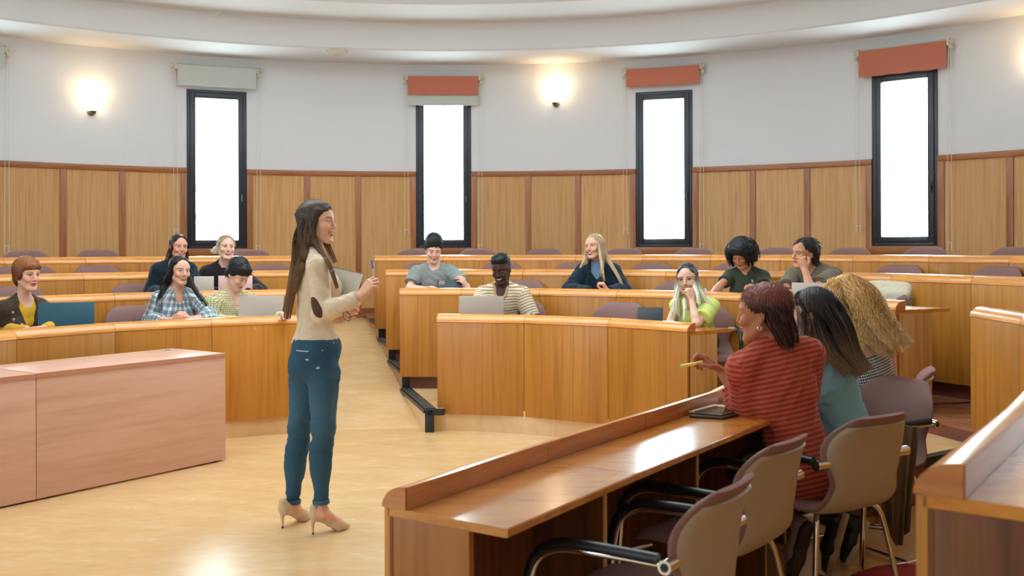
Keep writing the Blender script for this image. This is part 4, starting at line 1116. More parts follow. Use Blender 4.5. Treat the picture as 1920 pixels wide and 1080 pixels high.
# ---------------------------------------------------------------- people
def lin(r, g, b): return np.array(srgb(r, g, b)[:3])
SK = dict(light=lin(226, 174, 148), fair=lin(232, 184, 160), warm=lin(208, 148, 116), tan=lin(176, 112, 78), dark=lin(72, 44, 34), rose=lin(224, 160, 136))
LIPS = dict(light=lin(186, 92, 84), warm=lin(166, 82, 70), dark=lin(104, 58, 52), red=lin(176, 60, 66), tan=lin(140, 74, 62))
def P_(px, py, Y): return npv(W(px, py, Y=Y))
rngg = np.random.RandomState(11)

def LP(hd, px, py, Y): return tuple(hd.loc(P_(px, py, Y)[None])[0])
def hair_paint(V, hd, c0, c1, z0, z1, var=.25, seed=0):
    L_ = hd.loc(V); t = np.clip((z0-L_[:, 2])/(z0-z1), 0, 1); t = t*t*(3-2*t)
    c = c0[None]*(1-t[:, None])+c1[None]*t[:, None]
    return c*(1+var*noise(V*np.array([1, 1, .15]), 260, seed)[:, None])
def strand_cols(paths, hd, c0, c1, z0, z1, var, rng, seg=3, c2=None, p2=0.0):
    n, m, _ = paths.shape; V = paths.reshape(-1, 3); L_ = hd.loc(V); t = np.clip((z0-L_[:, 2])/(z0-z1), 0, 1); t = t*t*(3-2*t)
    c = c0[None]*(1-t[:, None])+c1[None]*t[:, None]
    c = c.reshape(n, m, 3)*(1+var*(rng.rand(n, 1, 1)*2-1))
    if c2 is not None:
        s_ = (rng.rand(n, 1, 1) < p2); c = np.where(s_, c*.35+np.array(c2)*.65, c)
    return np.repeat(c.reshape(-1, 3), seg, axis=0)

def build_hair(hd, root, c0, c1, z0=.0, z1=-.25, cap=True, capr=(.0825, .099, .0845), capc=(0, -.022, .045), back=True, face=(.060, .066, .082), facec=(0, .092, -.035),
               guides=(), extra=(), nstr=260, rs=.0014, short=None, curl=0.0, cf=40, res=.0065, grooves=.0022, bump=0.0, bf=60, seed=0, c2=None, p2=.0, gk=.012, sub=(), wave=.0, m=14, var=.3, name='hair', vol=1.0, hug=True, thick=.0125, vtip=.6, tip=1.25):
    """hair = solid volume with combed grooves + strands lying over it, one mesh"""
    k = hd.sc; S = Sdf(); w = hd.w
    if cap:
        S.ell(w(*capc), np.array(capr)*k, hd.A, .02)
        if back: S.ell(w(0, -.055, -.015), np.array((.070, .056, .062))*k, hd.A, .03)
    for (c, r, kk) in extra: S.ell(w(*c), np.array(r)*k, hd.A, kk)
    G = []
    for pts, ra, rb in guides:
        rr_ = np.linspace(ra, rb, len(pts)); pts2 = []
        for p, r_ in zip(pts, rr_):
            p = np.array(p, float); c_ = np.array([0, -.012, .036]); rad = np.array([.074, .096, .082])
            if hug and p[2] > -.045 and np.linalg.norm(p) < .16:
                q_ = p-c_; k_ = np.linalg.norm(q_/rad); sf = q_/k_; n_ = unit(sf/rad**2); p = c_+sf+n_*(thick-r_)
            pts2.append(p)
        pts = pts2
        q = [w(*p) for p in pts]; G.append((q, ra*k, rb*k))
        rr = np.linspace(ra, rb*vtip, len(q))*k*vol
        S.chain(q, rr*.85, gk)
    if face: S.ell(w(*facec), np.array(face)*k, hd.A, .012, True)
    for (c, r, kk) in sub: S.ell(w(*c), np.array(r)*k, hd.A, kk, True)
    def disp(P):
        L_ = hd.loc(P); th = np.arctan2(L_[:, 0], L_[:, 1]+.02)
        d = grooves*np.sin(th*46+2.2*noise(P, 22, seed))*np.clip(np.sqrt(L_[:, 0]**2+(L_[:, 1]+.02)**2)/.06, 0, 1)+grooves*.6*noise(P*np.array([1, 1, .3]), 300, seed)
        if bump: d = d+bump*noise(P, bf, seed+2, 5)
        return d
    S.disp = disp
    V, Fq = S.mesh(res); rng = np.random.RandomState(seed+5)
    parts = [(V, Fq, hair_paint(V, hd, c0, c1, z0, z1, .22, seed))]
    if G and nstr:
        P = strand_field(G, nstr, .2, 1, rng, m=m, curl=curl, cf=cf, wave=wave, tip=tip, surf=.95)
        v, f = tubes(P, rs*(.7+.6*rng.rand(len(P))), rs*.35)
        parts.append((v, f, strand_cols(P, hd, c0*1.15, c1*1.15, z0, z1, var, rng, 3, c2, p2)))
    if short:
        n, ln, fl, lift, jit, grav = short
        P = scalp_strands(V, Fq, n, fl, ln*k, rng, lift=lift, jit=jit, grav=grav)
        L_ = hd.loc(P.reshape(-1, 3)).reshape(P.shape); bad = ((L_[..., 1] > .022) & (L_[..., 2] < .040) & (np.abs(L_[..., 0]) < .10)).any(1); P = P[~bad]
        v, f = tubes(P, rs*(.7+.6*rng.rand(len(P))), rs*.3)
        parts.append((v, f, strand_cols(P, hd, c0*1.15, c1*1.15, z0, z1, var, rng, 3, c2, p2)))
    return put(name, *join(parts)[:2], M['hair'], root, join(parts)[2])

def skin_mesh(root, S, hd, hands, skin, lip, brow, res=.006, fres=.0022, hres=.0032, B=None, al=(), hide=True, **pk):
    hc = [npv(h) for h in hands]
    def infoc(P, g=0.0): L_ = hd.loc(P); return (L_[:, 1] > .015+g) & (L_[:, 2] > -.118+g) & (L_[:, 2] < .052-g) & (np.abs(L_[:, 0]) < .08) & (L_[:, 1] < .16)
    def inhand(P, g=0.0):
        m = np.zeros(len(P), bool)
        for h in hc: m |= (np.linalg.norm(P-h, axis=1) < .115-g)
        return m
    parts = []
    c = hd.w(0, .06, -.03); r_ = .13*hd.sc
    parts.append(S.mesh(fres, keep=infoc, lo=c-r_, hi=c+r_, nb=20))
    for i, h in enumerate(hc):
        def kf(P, i=i, h=h):
            m = (np.linalg.norm(P-h, axis=1) < .115) & ~infoc(P)
            for j in range(i): m &= ~(np.linalg.norm(P-hc[j], axis=1) < .115)
            return m
        parts.append(S.mesh(hres, keep=kf, lo=h-.12, hi=h+.12, nb=20))
    def hidden(P, g=0.0):
        m = (((P-B.N)@B.up < -.10-g) & (np.abs((P-B.N)@B.r) < .30)) if B is not None and hide else np.zeros(len(P), bool)
        for sh, el, wr in al: m &= ~((np.linalg.norm(P-wr, axis=1) < .18+g) | (np.linalg.norm(P-el, axis=1) < .12+g))
        return m
    S.off = -.0006; G_ = res*1.2                 # the coarser zones run a little way under the finer ones
    parts.append(S.mesh(res, keep=lambda P: ~infoc(P, G_) & ~inhand(P, G_) & ~hidden(P, .012), nb=16))
    S.off = -.0015
    if hide: parts.append(S.mesh(.018, keep=lambda P: ~infoc(P) & ~inhand(P) & hidden(P), nb=12))
    S.off = 0.0
    parts = [(v, f, hd.paint(v, skin, lip, brow, **pk)) for v, f in parts if len(f)]
    for v, f, cc in parts:
        L_ = hd.loc(v); far = np.linalg.norm(L_, axis=1) > .16; cc[far] = np.array(skin)*(1+.05*noise(v[far], 60)[:, None])
        for h in hc:                                      # knuckles and finger tips slightly redder
            dd = np.linalg.norm(v-h, axis=1); mm = dd < .12; cc[mm] = cc[mm]*np.array([1.0, .93, .91])
    V, Fq, C = join(parts)
    return put('body', V, Fq, M['skin'], root, C)

def person(label, Y, head, neck, tyaw, male=False, skin='light', lip='light', brow=(50, 36, 28), hip=None, seat=None, arms=(None, None), top=None, hairfn=None, legs=True, size=1.0,
           face={}, hd_kw={}, bust=0.0, res=.010, fres=.0026, hres=.0042, trouser=(44, 52, 70), group=None, extra=None, hide=True, ldrop=0.0, view=True):
    root = empty('person', (0, 0, 0), 0, label, 'person', group)
    hx, hy, hdY, yaw, pitch, roll, sc = head
    yaw += math.degrees(math.atan2(960-hx, F)); tyaw += math.degrees(math.atan2(960-neck[0], F))
    hd = Head(P_(hx, hy, Y+hdY), yaw, pitch, roll, sc*size, male, **hd_kw)
    N_ = P_(neck[0], neck[1], Y+neck[2]); f = yawdir(tyaw)
    if hip is None:
        z = (seat if seat is not None else FL[1])+.56
        hip = N_-f*.10; hip[2] = z
    else: hip = P_(*hip)
    B = Body(N_, tyaw, male, hip, shrug=.0, size=size)
    S = Sdf()
    hd.add(S)
    nr = (.054 if male else .0455)*size
    S.cap(hd.w(0, -.028, -.060), N_-B.up*.03, nr*.96, nr*1.12, .025)
    for side, ar in enumerate(arms):
        if ar and 'sh' in ar: setattr(B, ('SR', 'SL')[side], P_(ar['sh'][0], ar['sh'][1], Y+ar['sh'][2]))
    B.torso(S, bust)
    al = []; hands = []
    tips = {}
    for side, (sh, ar) in enumerate(((B.SR, arms[0]), (B.SL, arms[1]))):
        if ar is None: continue
        el = P_(ar['e'][0], ar['e'][1], Y+ar['e'][2]); wr = P_(ar['w'][0], ar['w'][1], Y+ar['w'][2])
        if 'sh' in ar: sh = P_(ar['sh'][0], ar['sh'][1], Y+ar['sh'][2]); (setattr(B, 'SR', sh) if side == 0 else setattr(B, 'SL', sh))
        B.arm(S, sh, el, wr, 0); al.append((sh, el, wr))
        if ar.get('hand'):
            h = ar['hand']; d = unit(h['d']); tips[side] = hand(S, wr+d*.012, d, h['pn'], h['th'], curls=h.get('c'), curl=h.get('cu', (25, 30, 20)), sc=h.get('sc', 1.0 if male else .92)*size, spread=h.get('sp', .05), thumb=h.get('t', (.5, .3)))
            hands.append(wr+d*.08*size)
    skn = SK[skin] if isinstance(skin, str) else skin; lp = LIPS[lip] if isinstance(lip, str) else lip
    skin_mesh(root, S, hd, hands, skn, lp, lin(*brow), res, fres, hres, B=B, al=al, hide=hide, **face)
    # garments
    for T in (top or []):
        g = T.get('g', .010); G = Sdf(); B.torso(G, bust, g, T.get('waist', 1.0))
        sl = T.get('sleeve', (2, 2))
        for (sh, el, wr), t in zip(al, sl):
            if t <= 0: continue
            a = B.ar; ge = g+T.get('ease', .006)
            if t <= 1: G.flat(sh, sh+(el-sh)*t, a[0]+ge, (a[0]+(a[1]-a[0])*t)+ge+T.get('flare', .006), .022)
            else:
                G.cap(sh, el, a[0]+ge, a[1]+ge, .022)
                b = el+(wr-el)*.3; tt = t-1
                if tt > .3:
                    G.cap(el, b, a[1]+ge, a[2]*1.06+ge, .018); e2 = el+(wr-el)*min(tt, 1.02); r2 = a[2]*1.06+(a[3]-a[2]*1.06)*min(1, (tt-.3)/.7)
                    G.flat(b, e2, a[2]*1.06+ge, r2+g*.8+T.get('cuff', .003), .014)
                else: G.flat(el, el+(wr-el)*tt, a[1]+ge, a[1]+ge, .015)
        kind = T.get('neck', 'crew'); n0 = N_
        if kind == 'crew':
            G.cap(n0+B.f*.016+B.up*.040, n0+B.up*.16+B.f*.03, nr+.004, nr+.018, .006, True)
        elif kind == 'wide':
            G.ell(n0+B.up*.03+B.f*.035, (.085, .085, .055), B.A, .01, True)
        elif kind == 'v':
            G.cap(n0+B.up*.10+B.f*.03, n0-B.up*.02+B.f*.05, nr+.02, nr+.008, .008, True); G.cap(n0-B.up*.0+B.f*.09, n0-B.up*T.get('vd', .11)+B.f*.13, .040, .006, .01, True)
        elif kind == 'open':                              # open cardigan or jacket front
            vd = T.get('vd', .3); G.cap(n0+B.up*.10+B.f*.03, n0-B.up*.02+B.f*.05, nr+.026, nr+.014, .008, True)
            G.cap(n0-B.up*.01+B.f*.10, n0-B.up*vd+B.f*.16, T.get('vw', .060), T.get('vw2', .012), .012, True)
        elif kind == 'strap':
            G.cuts.append((n0-B.up*T.get('drop', .08), B.up, .01))
        elif kind == 'mock':
            G.flat(n0-B.up*.02, n0+B.up*.065+B.f*.012, nr+.014, nr+.007, .02)
        if T.get('collar'):
            cs = T['collar']
            for sg in (-1, 1):
                G.chain([n0+B.up*.050-B.f*.045, n0+B.up*.045+B.r*sg*.052-B.f*.0, n0+B.up*.012+B.r*sg*.048+B.f*.045, n0-B.up*.035+B.r*sg*.040+B.f*.085], [cs*1.0, cs, cs*1.1, cs*.8], .004)
        if T.get('hem', True): G.cuts.append((hip-B.up*T.get('hemz', .06), -B.up, .004))
        gf = folds(T.get('fold', .0045), T.get('ff', 62), T.get('seed', 1), B.up*.6+B.r*.8)
        G.disp = gf
        V, Fq = G.mesh(T.get('res', .0075), nb=16)
        pc = garment_pc(V, B, al)
        if 'mat' in T: put(T['name'], V, Fq, M[T['mat']], root, None, pc)
        else:
            c = T['col'](V, B) if callable(T['col']) else np.tile(lin(*T['col']), (len(V), 1))
            put(T['name'], V, Fq, M['cloth'], root, c, pc)
    # trousers and shoes under the desk
    if legs:
        G = Sdf(); Sh = []
        zf = seat if seat is not None else FL[1]
        for sg in (-1, 1):
            h0 = hip+B.r*sg*.085; fw = unit(np.array([B.f[0], B.f[1], 0])); kn = h0+fw*.40+B.r*sg*.02; kn[2] = zf+.50; an = kn+fw*(-.02+ldrop); an[2] = zf+.10
            G.chain([h0, kn, an], [.085, .062, .046], .04); Sh.append((an, fw))
        G.ell(hip, (.165, .125, .11), B.A, .04)
        V, Fq = G.mesh(.018, nb=10); put('trousers', V, Fq, M['cloth'], root, np.tile(lin(*trouser), (len(V), 1)))
        for an, fw in Sh:
            G = Sdf(); G.cap(an-np.array([0, 0, .05])-fw*.03, an-np.array([0, 0, .065])+fw*.12, .045, .036, .03); G.cap(an, an-np.array([0, 0, .05]), .042, .045); c = an.copy(); c[2] = zf+.002; G.cuts.append((c, np.array([0, 0, -1.0]), .003))
            V, Fq = G.mesh(.016, nb=10); put('shoe', V, Fq, M['shoe'], root, np.tile(lin(210, 206, 198), (len(V), 1)))
    if hairfn: hairfn(hd, root, B)
    if extra: extra(hd, root, B, al, tips)
    return dict(root=root, hd=hd, B=B, al=al, tips=tips, N=N_)
V3 = lambda *a: np.array(a, float)
GROUP_S = None
PC = {}
M['plaid'] = pc_mat('plaid_shirt', 'plaid', srgb(206, 214, 216), srgb(70, 92, 108), srgb(24, 34, 44), .052, .052)
M['check'] = pc_mat('yellow_check_shirt', 'check', srgb(222, 212, 164), srgb(120, 112, 84), None, .017, .017, .22)
M['polo'] = pc_mat('striped_polo', 'stripe', srgb(182, 148, 104), srgb(232, 226, 212), None, .02, .0245, .40)
M['gingham'] = pc_mat('gingham_top', 'gingham', srgb(228, 230, 226), srgb(14, 20, 28), None, .0145, .0145)
rest_hand = lambda d, th, pn=(0, 0, -1), c=None, cu=(28, 30, 20): dict(d=V3(*d), pn=V3(*pn), th=V3(*th), c=c, cu=cu)

def polo_collar(root, B, col):
    G = Sdf(); n0 = B.N
    for sg in (-1, 1):
        G.chain([n0+B.up*.052-B.f*.050, n0+B.up*.045+B.r*sg*.058-B.f*.0, n0+B.up*.005+B.r*sg*.056+B.f*.050, n0-B.up*.045+B.r*sg*.046+B.f*.092], [.012, .013, .014, .010], .004)
        G.chain([n0+B.up*.030-B.f*.056, n0+B.up*.020+B.r*sg*.066, n0-B.up*.015+B.r*sg*.062+B.f*.056, n0-B.up*.060+B.r*sg*.022+B.f*.104], [.012, .013, .013, .009], .006)
    V, Fq = G.mesh(.004); put('collar', V, Fq, M['cloth'], root, np.tile(col, (len(V), 1)))

# --- orange hair, yellow top, brown cardigan
def h_orange(hd, root, B):
    fl = lambda P: np.tile(hd.A[1]*.9-hd.A[2]*.6, (len(P), 1))+hd.A[0]*np.sign(hd.loc(P)[:, :1])*.25
    build_hair(hd, root, lin(150, 92, 46), lin(104, 60, 34), .12, .0, capr=(.090, .106, .092), capc=(0, -.018, .046), facec=(0, .100, -.046), face=(.066, .058, .074), extra=(((.0, .066, .066), (.064, .030, .028), .02), ((.072, .01, .00), (.016, .030, .040), .02), ((0, -.075, -.05), (.05, .035, .05), .03)),
               short=(600, .036, fl, .15, .25, .6), rs=.0012, seed=1, grooves=.003, c2=lin(214, 150, 84), p2=.4, var=.35)
def x_orange(hd, root, B, al, tips):
    for s_ in (-1, 1):
        mb = MB(); c = hd.w(s_*.078, -.006, -.042)
        mb.tube([c, c+V3(0, 0, -.018)], .004, 6); mb.tube([c+V3(0, 0, -.018), c+V3(0, 0, -.04)], [.006, .003], 6); mb.build('earring', M['blackpad'], root)
    A = B.A
    pts = [(-.115, -.045, .03), (-.075, -.12, .0), (-.105, -.17, 0), (-.05, -.155, 0), (.10, -.03, 0), (-.09, -.215, 0), (-.13, -.10, 0)]
    cg = [c for c in root.children if c.name.startswith('cardigan')][0]
    me = cg.data; co = np.empty(len(me.vertices)*3); me.vertices.foreach_get('co', co); co = co.reshape(-1, 3)
    for q in pts:
        base = B.N+B.r*(-q[0])+B.up*q[1]; L_ = co-base; t = L_@B.f; rad = np.linalg.norm(L_-t[:, None]*B.f, axis=1)
        t = np.where(rad < .015, t, -9); i = int(np.argmax(t))
        if t[i] < -1: continue
        p = co[i]; nn = unit(B.f*.8+B.r*(-q[0])*2)
        f_ = MB().disc(p-nn*.002, nn, .0085, .008, 10).build('daisy_motif', M['cord'], root); MB().disc(p+nn*.005, nn, .004, .0025, 8).build('motif_centre', M['blackpad'], f_)
person('woman with short orange hair, yellow top and brown daisy cardigan behind a dark laptop', 7.35, (51, 515, 0, 32, 4, 0, 1.02), (44, 566, .02), 36, skin='light', lip='red', brow=(90, 58, 36),
       seat=FL[1], hd_kw=dict(smile=.45, cheek=1.1), face=dict(makeup=.4), bust=.9,
       arms=(dict(e=(8, 618, -.05), w=(50, 617, -.28), hand=rest_hand((.9, -.3, 0), (0, .5, 1), c=None)), dict(e=(105, 610, -.05), w=(84, 614, -.32), hand=rest_hand((-.4, -.8, 0), (-1, 0, 0)))),
       top=[dict(name='yellow_top', col=(222, 168, 40), sleeve=(2, 2), neck='crew', g=.006, ease=.002, fold=.002), dict(name='cardigan', col=(66, 56, 44), sleeve=(.72, .72), neck='open', vd=.21, vw=.082, vw2=.014, g=.014, ease=.010, fold=.003)],
       hairfn=h_orange, extra=x_orange)

# --- plaid shirt, long black hair
def h_plaid(hd, root, B):
    g = []; Yp = 8.28
    tails = {1: [(312, 532, -.02), (300, 556, -.10), (286, 580, -.06), (272, 602, .06)], -1: [(358, 530, -.06), (369, 548, -.15), (379, 562, -.18), (388, 573, -.16)]}
    for s_ in (-1, 1):
        t = [LP(hd, a_, b_, Yp+c_) for a_, b_, c_ in tails[s_]]
        g += [((((s_*.012, .045, .112), (s_*.060, .050, .075), (s_*.082, .012, .01), (s_*.086, -.005, -.05))+tuple(t)), .024, .014)]
        g += [(((s_*.02, .0, .125), (s_*.075, -.02, .07), (s_*.092, -.04, -.02), (s_*.09, -.06, -.10), (s_*.10, -.07, -.18)), .034, .024)]
    g += [(((0, -.02, .125), (0, -.09, .07), (0, -.11, -.04), (0, -.11, -.16)), .045, .04)]
    build_hair(hd, root, lin(34, 28, 28), lin(40, 32, 30), .1, -.3, guides=g, nstr=260, rs=.0012, seed=2, face=(.056, .075, .088), facec=(0, .09, -.028), grooves=.0016)
person('woman with long black hair in a blue and white plaid shirt, hands clasped', 8.28, (337, 508, 0, 24, 2, 3, 1.0), (332, 549, .03), 18, skin='light', lip='light', brow=(34, 26, 24), hd_kw=dict(smile=.8, open_=.5),
       arms=(dict(e=(281, 600, -.05), w=(322, 600, -.36), hand=rest_hand((.75, -.35, .45), (.2, -.2, 1), (.7, .5, -.3), cu=(45, 55, 30))), dict(e=(396, 594, -.08), w=(356, 598, -.38), hand=rest_hand((-.9, -.2, .1), (0, -.3, 1), (-.3, .9, 0), cu=(40, 50, 30)))),
       top=[dict(name='plaid_shirt', mat='plaid', sleeve=(1.55, 1.55), neck='v', vd=.10, g=.013, ease=.010, collar=.011, fold=.005)], bust=.9, hairfn=h_plaid)

# --- yellow check shirt, looking down
def h_dark_short(c, top=.03, seed=3, fwd=.9, n=600, ln=.05, fr=.083):
    def fn(hd, root, B):
        fl = lambda P: np.tile(hd.A[1]*fwd-hd.A[2]*.5, (len(P), 1))+hd.A[0]*np.sign(hd.loc(P)[:, :1])*.3
        build_hair(hd, root, c, c*.9, .1, 0, capr=(.090, .106, .092+top*.4), capc=(0, -.018, .048+top*.3), facec=(0, .098, -.040), face=(.064, .064, .082), extra=(((.0, .062-(fr-.083), fr), (.066, .036, .026+top*.5), .02),),
                   short=(n, ln*.75, fl, .16, .3, .5), rs=.0012, seed=seed, grooves=.003, bump=.0045, bf=95, sub=(((0, -.03, -.085), (.12, .10, .045), .02),), c2=c*1.8, p2=.3)
    return fn
person('man with dark hair in a yellow checked shirt looking down at a silver laptop', 8.40, (445, 517, 0, 46, 30, 0, 1.0), (436, 557, .05), 30, True, 'fair', 'light', (34, 28, 26), hd_kw=dict(smile=.2, eye=.25),
       arms=(dict(e=(398, 606, -.10), w=(455, 602, -.40), hand=rest_hand((.8, -.5, 0), (.4, .6, 0))), dict(e=(515, 598, -.15), w=(532, 594, -.38), hand=rest_hand((.3, -.7, .25), (-.8, 0, .2)))),
       top=[dict(name='checked_shirt', mat='check', sleeve=(1.9, 1.9), neck='v', vd=.09, g=.014, ease=.012, collar=.012, fold=.005, seed=4)], hairfn=h_dark_short(lin(28, 26, 28), .04), face=dict(stubble=.1))

# --- navy jumper, dark hair with a centre parting (second row left)
def h_part(c0, c1, ln=.25, seed=5, w0=.024):
    def fn(hd, root, B):
        g = []
        for s_ in (-1, 1):
            g += [(((s_*.012, .045, .112), (s_*.058, .055, .07), (s_*.080, .025, .0), (s_*.082, .0, -.08), (s_*.085, -.01, -.06-ln)), w0, .014)]
            g += [(((s_*.02, -.02, .12), (s_*.08, -.03, .06), (s_*.09, -.05, -.03), (s_*.085, -.06, -.05-ln)), .032, .020)]
        g += [(((0, -.03, .12), (0, -.10, .05), (0, -.11, -.06), (0, -.10, -.05-ln)), .045, .04)]
        build_hair(hd, root, c0, c1, .05, -.25, guides=g, nstr=200, rs=.0015, seed=seed, face=(.056, .075, .088), facec=(0, .09, -.028), grooves=.0016)
    return fn
person('smiling woman with dark hair in a navy jumper behind the plaid shirt woman', 9.30, (335, 464, 0, 20, 0, 4, .98), (327, 497, .03), 18, False, 'rose', 'light', (40, 30, 26), seat=FL[2], hd_kw=dict(smile=.9, open_=.4),
       arms=(dict(e=(283, 548, -.05), w=(322, 549, -.34), hand=rest_hand((.8, -.5, 0), (0, 0, 1))), dict(e=(375, 543, -.05), w=(345, 548, -.36), hand=rest_hand((-.8, -.4, 0), (0, 0, 1)))),
       top=[dict(name='navy_jumper', col=(22, 38, 50), sleeve=(2, 2), neck='crew', g=.018, ease=.012)], hairfn=h_part(lin(44, 36, 34), lin(84, 62, 48), .10))

# --- blond, black sweatshirt
def h_blond_up(hd, root, B):
    fl = lambda P: np.tile(-hd.A[1]*.5+hd.A[2]*.35, (len(P), 1))+hd.A[0]*np.sign(hd.loc(P)[:, :1])*.5
    g = [(((.03, .06, .10), (.075, .045, .05), (.088, .01, .0), (.095, -.01, -.06)), .014, .010), (((-.03, .06, .10), (-.075, .045, .05), (-.086, .01, .02)), .014, .008),
         (((.05, -.05, .06), (.10, -.04, .01), (.125, -.03, -.05)), .022, .014)]
    build_hair(hd, root, lin(150, 124, 88), lin(214, 200, 168), .10, -.02, guides=g, nstr=140, short=(500, .035, fl, .4, .5, .1), rs=.0015, seed=6, face=(.058, .075, .086), facec=(0, .09, -.030), extra=(((0, -.09, .06), (.045, .04, .045), .02),), c2=lin(236, 228, 204), p2=.5)
person('woman with tied-up blond hair in a black sweatshirt in front of the left window', 9.45, (424, 465, 0, 14, -4, 4, 1.0), (419, 502, .03), 10, False, 'fair', 'light', (110, 84, 60), seat=FL[2], hd_kw=dict(smile=.3, open_=.3, jaw=1.08, cheek=1.1),
       arms=(dict(e=(378, 548, -.05), w=(412, 548, -.36), hand=rest_hand((.6, -.6, 0), (0, 0, 1))), dict(e=(488, 545, -.10), w=(462, 548, -.36), hand=rest_hand((-.6, -.6, 0), (0, 0, 1)))),
       top=[dict(name='black_sweatshirt', col=(38, 30, 32), sleeve=(2, 2), neck='crew', g=.020, ease=.012)], hairfn=h_blond_up)

# --- grey t-shirt with tablet
person('young man in a grey T-shirt typing on a tablet below the second window', 9.86, (813, 470, 0, 6, 14, 3, 1.02), (814, 503, .03), 4, True, 'fair', 'light', (36, 30, 28), seat=FL[2], hd_kw=dict(smile=.8, open_=.15, eye=.4, jaw=.96),
       arms=(dict(e=(768, 541, -.10), w=(793, 541, -.36), hand=rest_hand((.85, -.4, .15), (.4, .4, .3), cu=(25, 35, 25))), dict(e=(874, 538, -.12), w=(876, 541, -.34), hand=rest_hand((-.35, -.35, .75), (.3, .5, .8), (-.8, .5, 0), cu=(45, 35, 20)))),
       top=[dict(name='grey_tshirt', col=(138, 144, 142), sleeve=(.66, .66), neck='crew', g=.012, ease=.012, flare=.010, fold=.005, seed=2)], hairfn=h_dark_short(lin(30, 32, 36), .06, 8, -.2, fr=.100), face=dict(stubble=.18))

# --- striped polo
def h_afro_fade(hd, root, B):
    fl = lambda P: np.tile(hd.A[2], (len(P), 1))
    build_hair(hd, root, lin(16, 16, 20), lin(20, 20, 24), .1, 0, capr=(.080, .098, .088), capc=(0, -.020, .052), back=False, facec=(0, .10, -.035), face=(.064, .062, .082), extra=(((.0, .0, .095), (.074, .088, .045), .02),),
               short=(700, .014, fl, .8, 1.2, 0), rs=.0018, seed=9, grooves=.0, bump=.003, bf=500, sub=(((0, -.03, -.075), (.12, .13, .045), .02),))
person('man with short black hair in a tan and cream striped polo shirt, smiling', 8.78, (940, 506, 0, -20, 14, -4, 1.04), (942, 541, .03), -14, True, 'dark', 'dark', (14, 12, 12), hd_kw=dict(smile=.9, open_=.7, eye=.4, nose=1.35), seat=FL[1],
       arms=(dict(e=(886, 592, -.10), w=(915, 594, -.40), hand=rest_hand((.3, -.8, 0), (.6, 0, 0))), dict(e=(1000, 604, -.06), w=(960, 597, -.40), hand=rest_hand((-.7, -.6, 0), (-.3, .5, 0)))),
       top=[dict(name='striped_polo', mat='polo', sleeve=(.84, .84), neck='v', vd=.08, g=.012, ease=.014, flare=.012, fold=.003), ], hairfn=h_afro_fade,
       extra=lambda hd, root, B, al, tips: polo_collar(root, B, lin(190, 150, 112)))
# --- blonde in navy jacket
def h_long(c0, c1, z0=.02, z1=-.22, off=0, ln=.30, part=.012, seed=10, spread=(.09, .12), c2=None, p2=.0, fwdL=0.0, w0=.026, n=260, m=12, rs=.0014, wave=.0, face=(.056, .075, .088), sides=(1, 1), volume=1.0, tails=()):
    def fn(hd, root, B):
        g = [(tuple((0, 0, 0) if False else LP(hd, *q) for q in t_), a_, b_) for t_, a_, b_ in tails]
        for s_, on in ((-1, sides[0]), (1, sides[1])):
            f_ = fwdL
            if on:
                g += [(((part+s_*.010, .045, .114), (s_*.058, .055, .075), (s_*.083, .022, .005), (s_*.088, .01+f_*.3, -.08), (s_*spread[0], .02+f_, -.06-ln*.45), (s_*(spread[0]-.005), .03+f_, -.06-ln)), w0, .012)]
            g += [(((s_*.02, -.01, .124), (s_*.078, -.02, .065), (s_*.092, -.04, -.03), (s_*.10, -.055, -.14), (s_*spread[1], -.06, -.10-ln*.6), (s_*spread[1]*1.05, -.07, -.06-ln)), .034, .020)]
        g += [(((0, -.02, .124), (0, -.095, .06), (0, -.115, -.04), (0, -.115, -.05-ln*.5), (0, -.12, -.06-ln)), .045, .045)]
        build_hair(hd, root, c0, c1, z0, z1, guides=g, nstr=n, rs=rs, seed=seed, face=face, facec=(0, .09, -.028), grooves=.0016, c2=c2, p2=p2, m=m, wave=wave)
    return fn
def x_jacket(hd, root, B, al, tips):
    for s_, z in ((-1, -.18), (1, -.19)):
        c = B.N+B.r*s_*.105+B.up*z+B.f*.135; MB().disc(c, B.f, .014, .012, 14).build('button', M['ivory'], root, True, auto=40)
    G = Sdf(); n0 = B.N
    for sg in (-1, 1):
        G.chain([n0+B.up*.045-B.f*.060, n0+B.up*.040+B.r*sg*.070, n0-B.up*.010+B.r*sg*.075+B.f*.07, n0-B.up*.085+B.r*sg*.062+B.f*.118, n0-B.up*.15+B.r*sg*.03+B.f*.135], [.014, .016, .020, .018, .008], .01)
    V, Fq = G.mesh(.006); put('lapel', V, Fq, M['cloth'], root, np.tile(lin(20, 36, 48), (len(V), 1)))
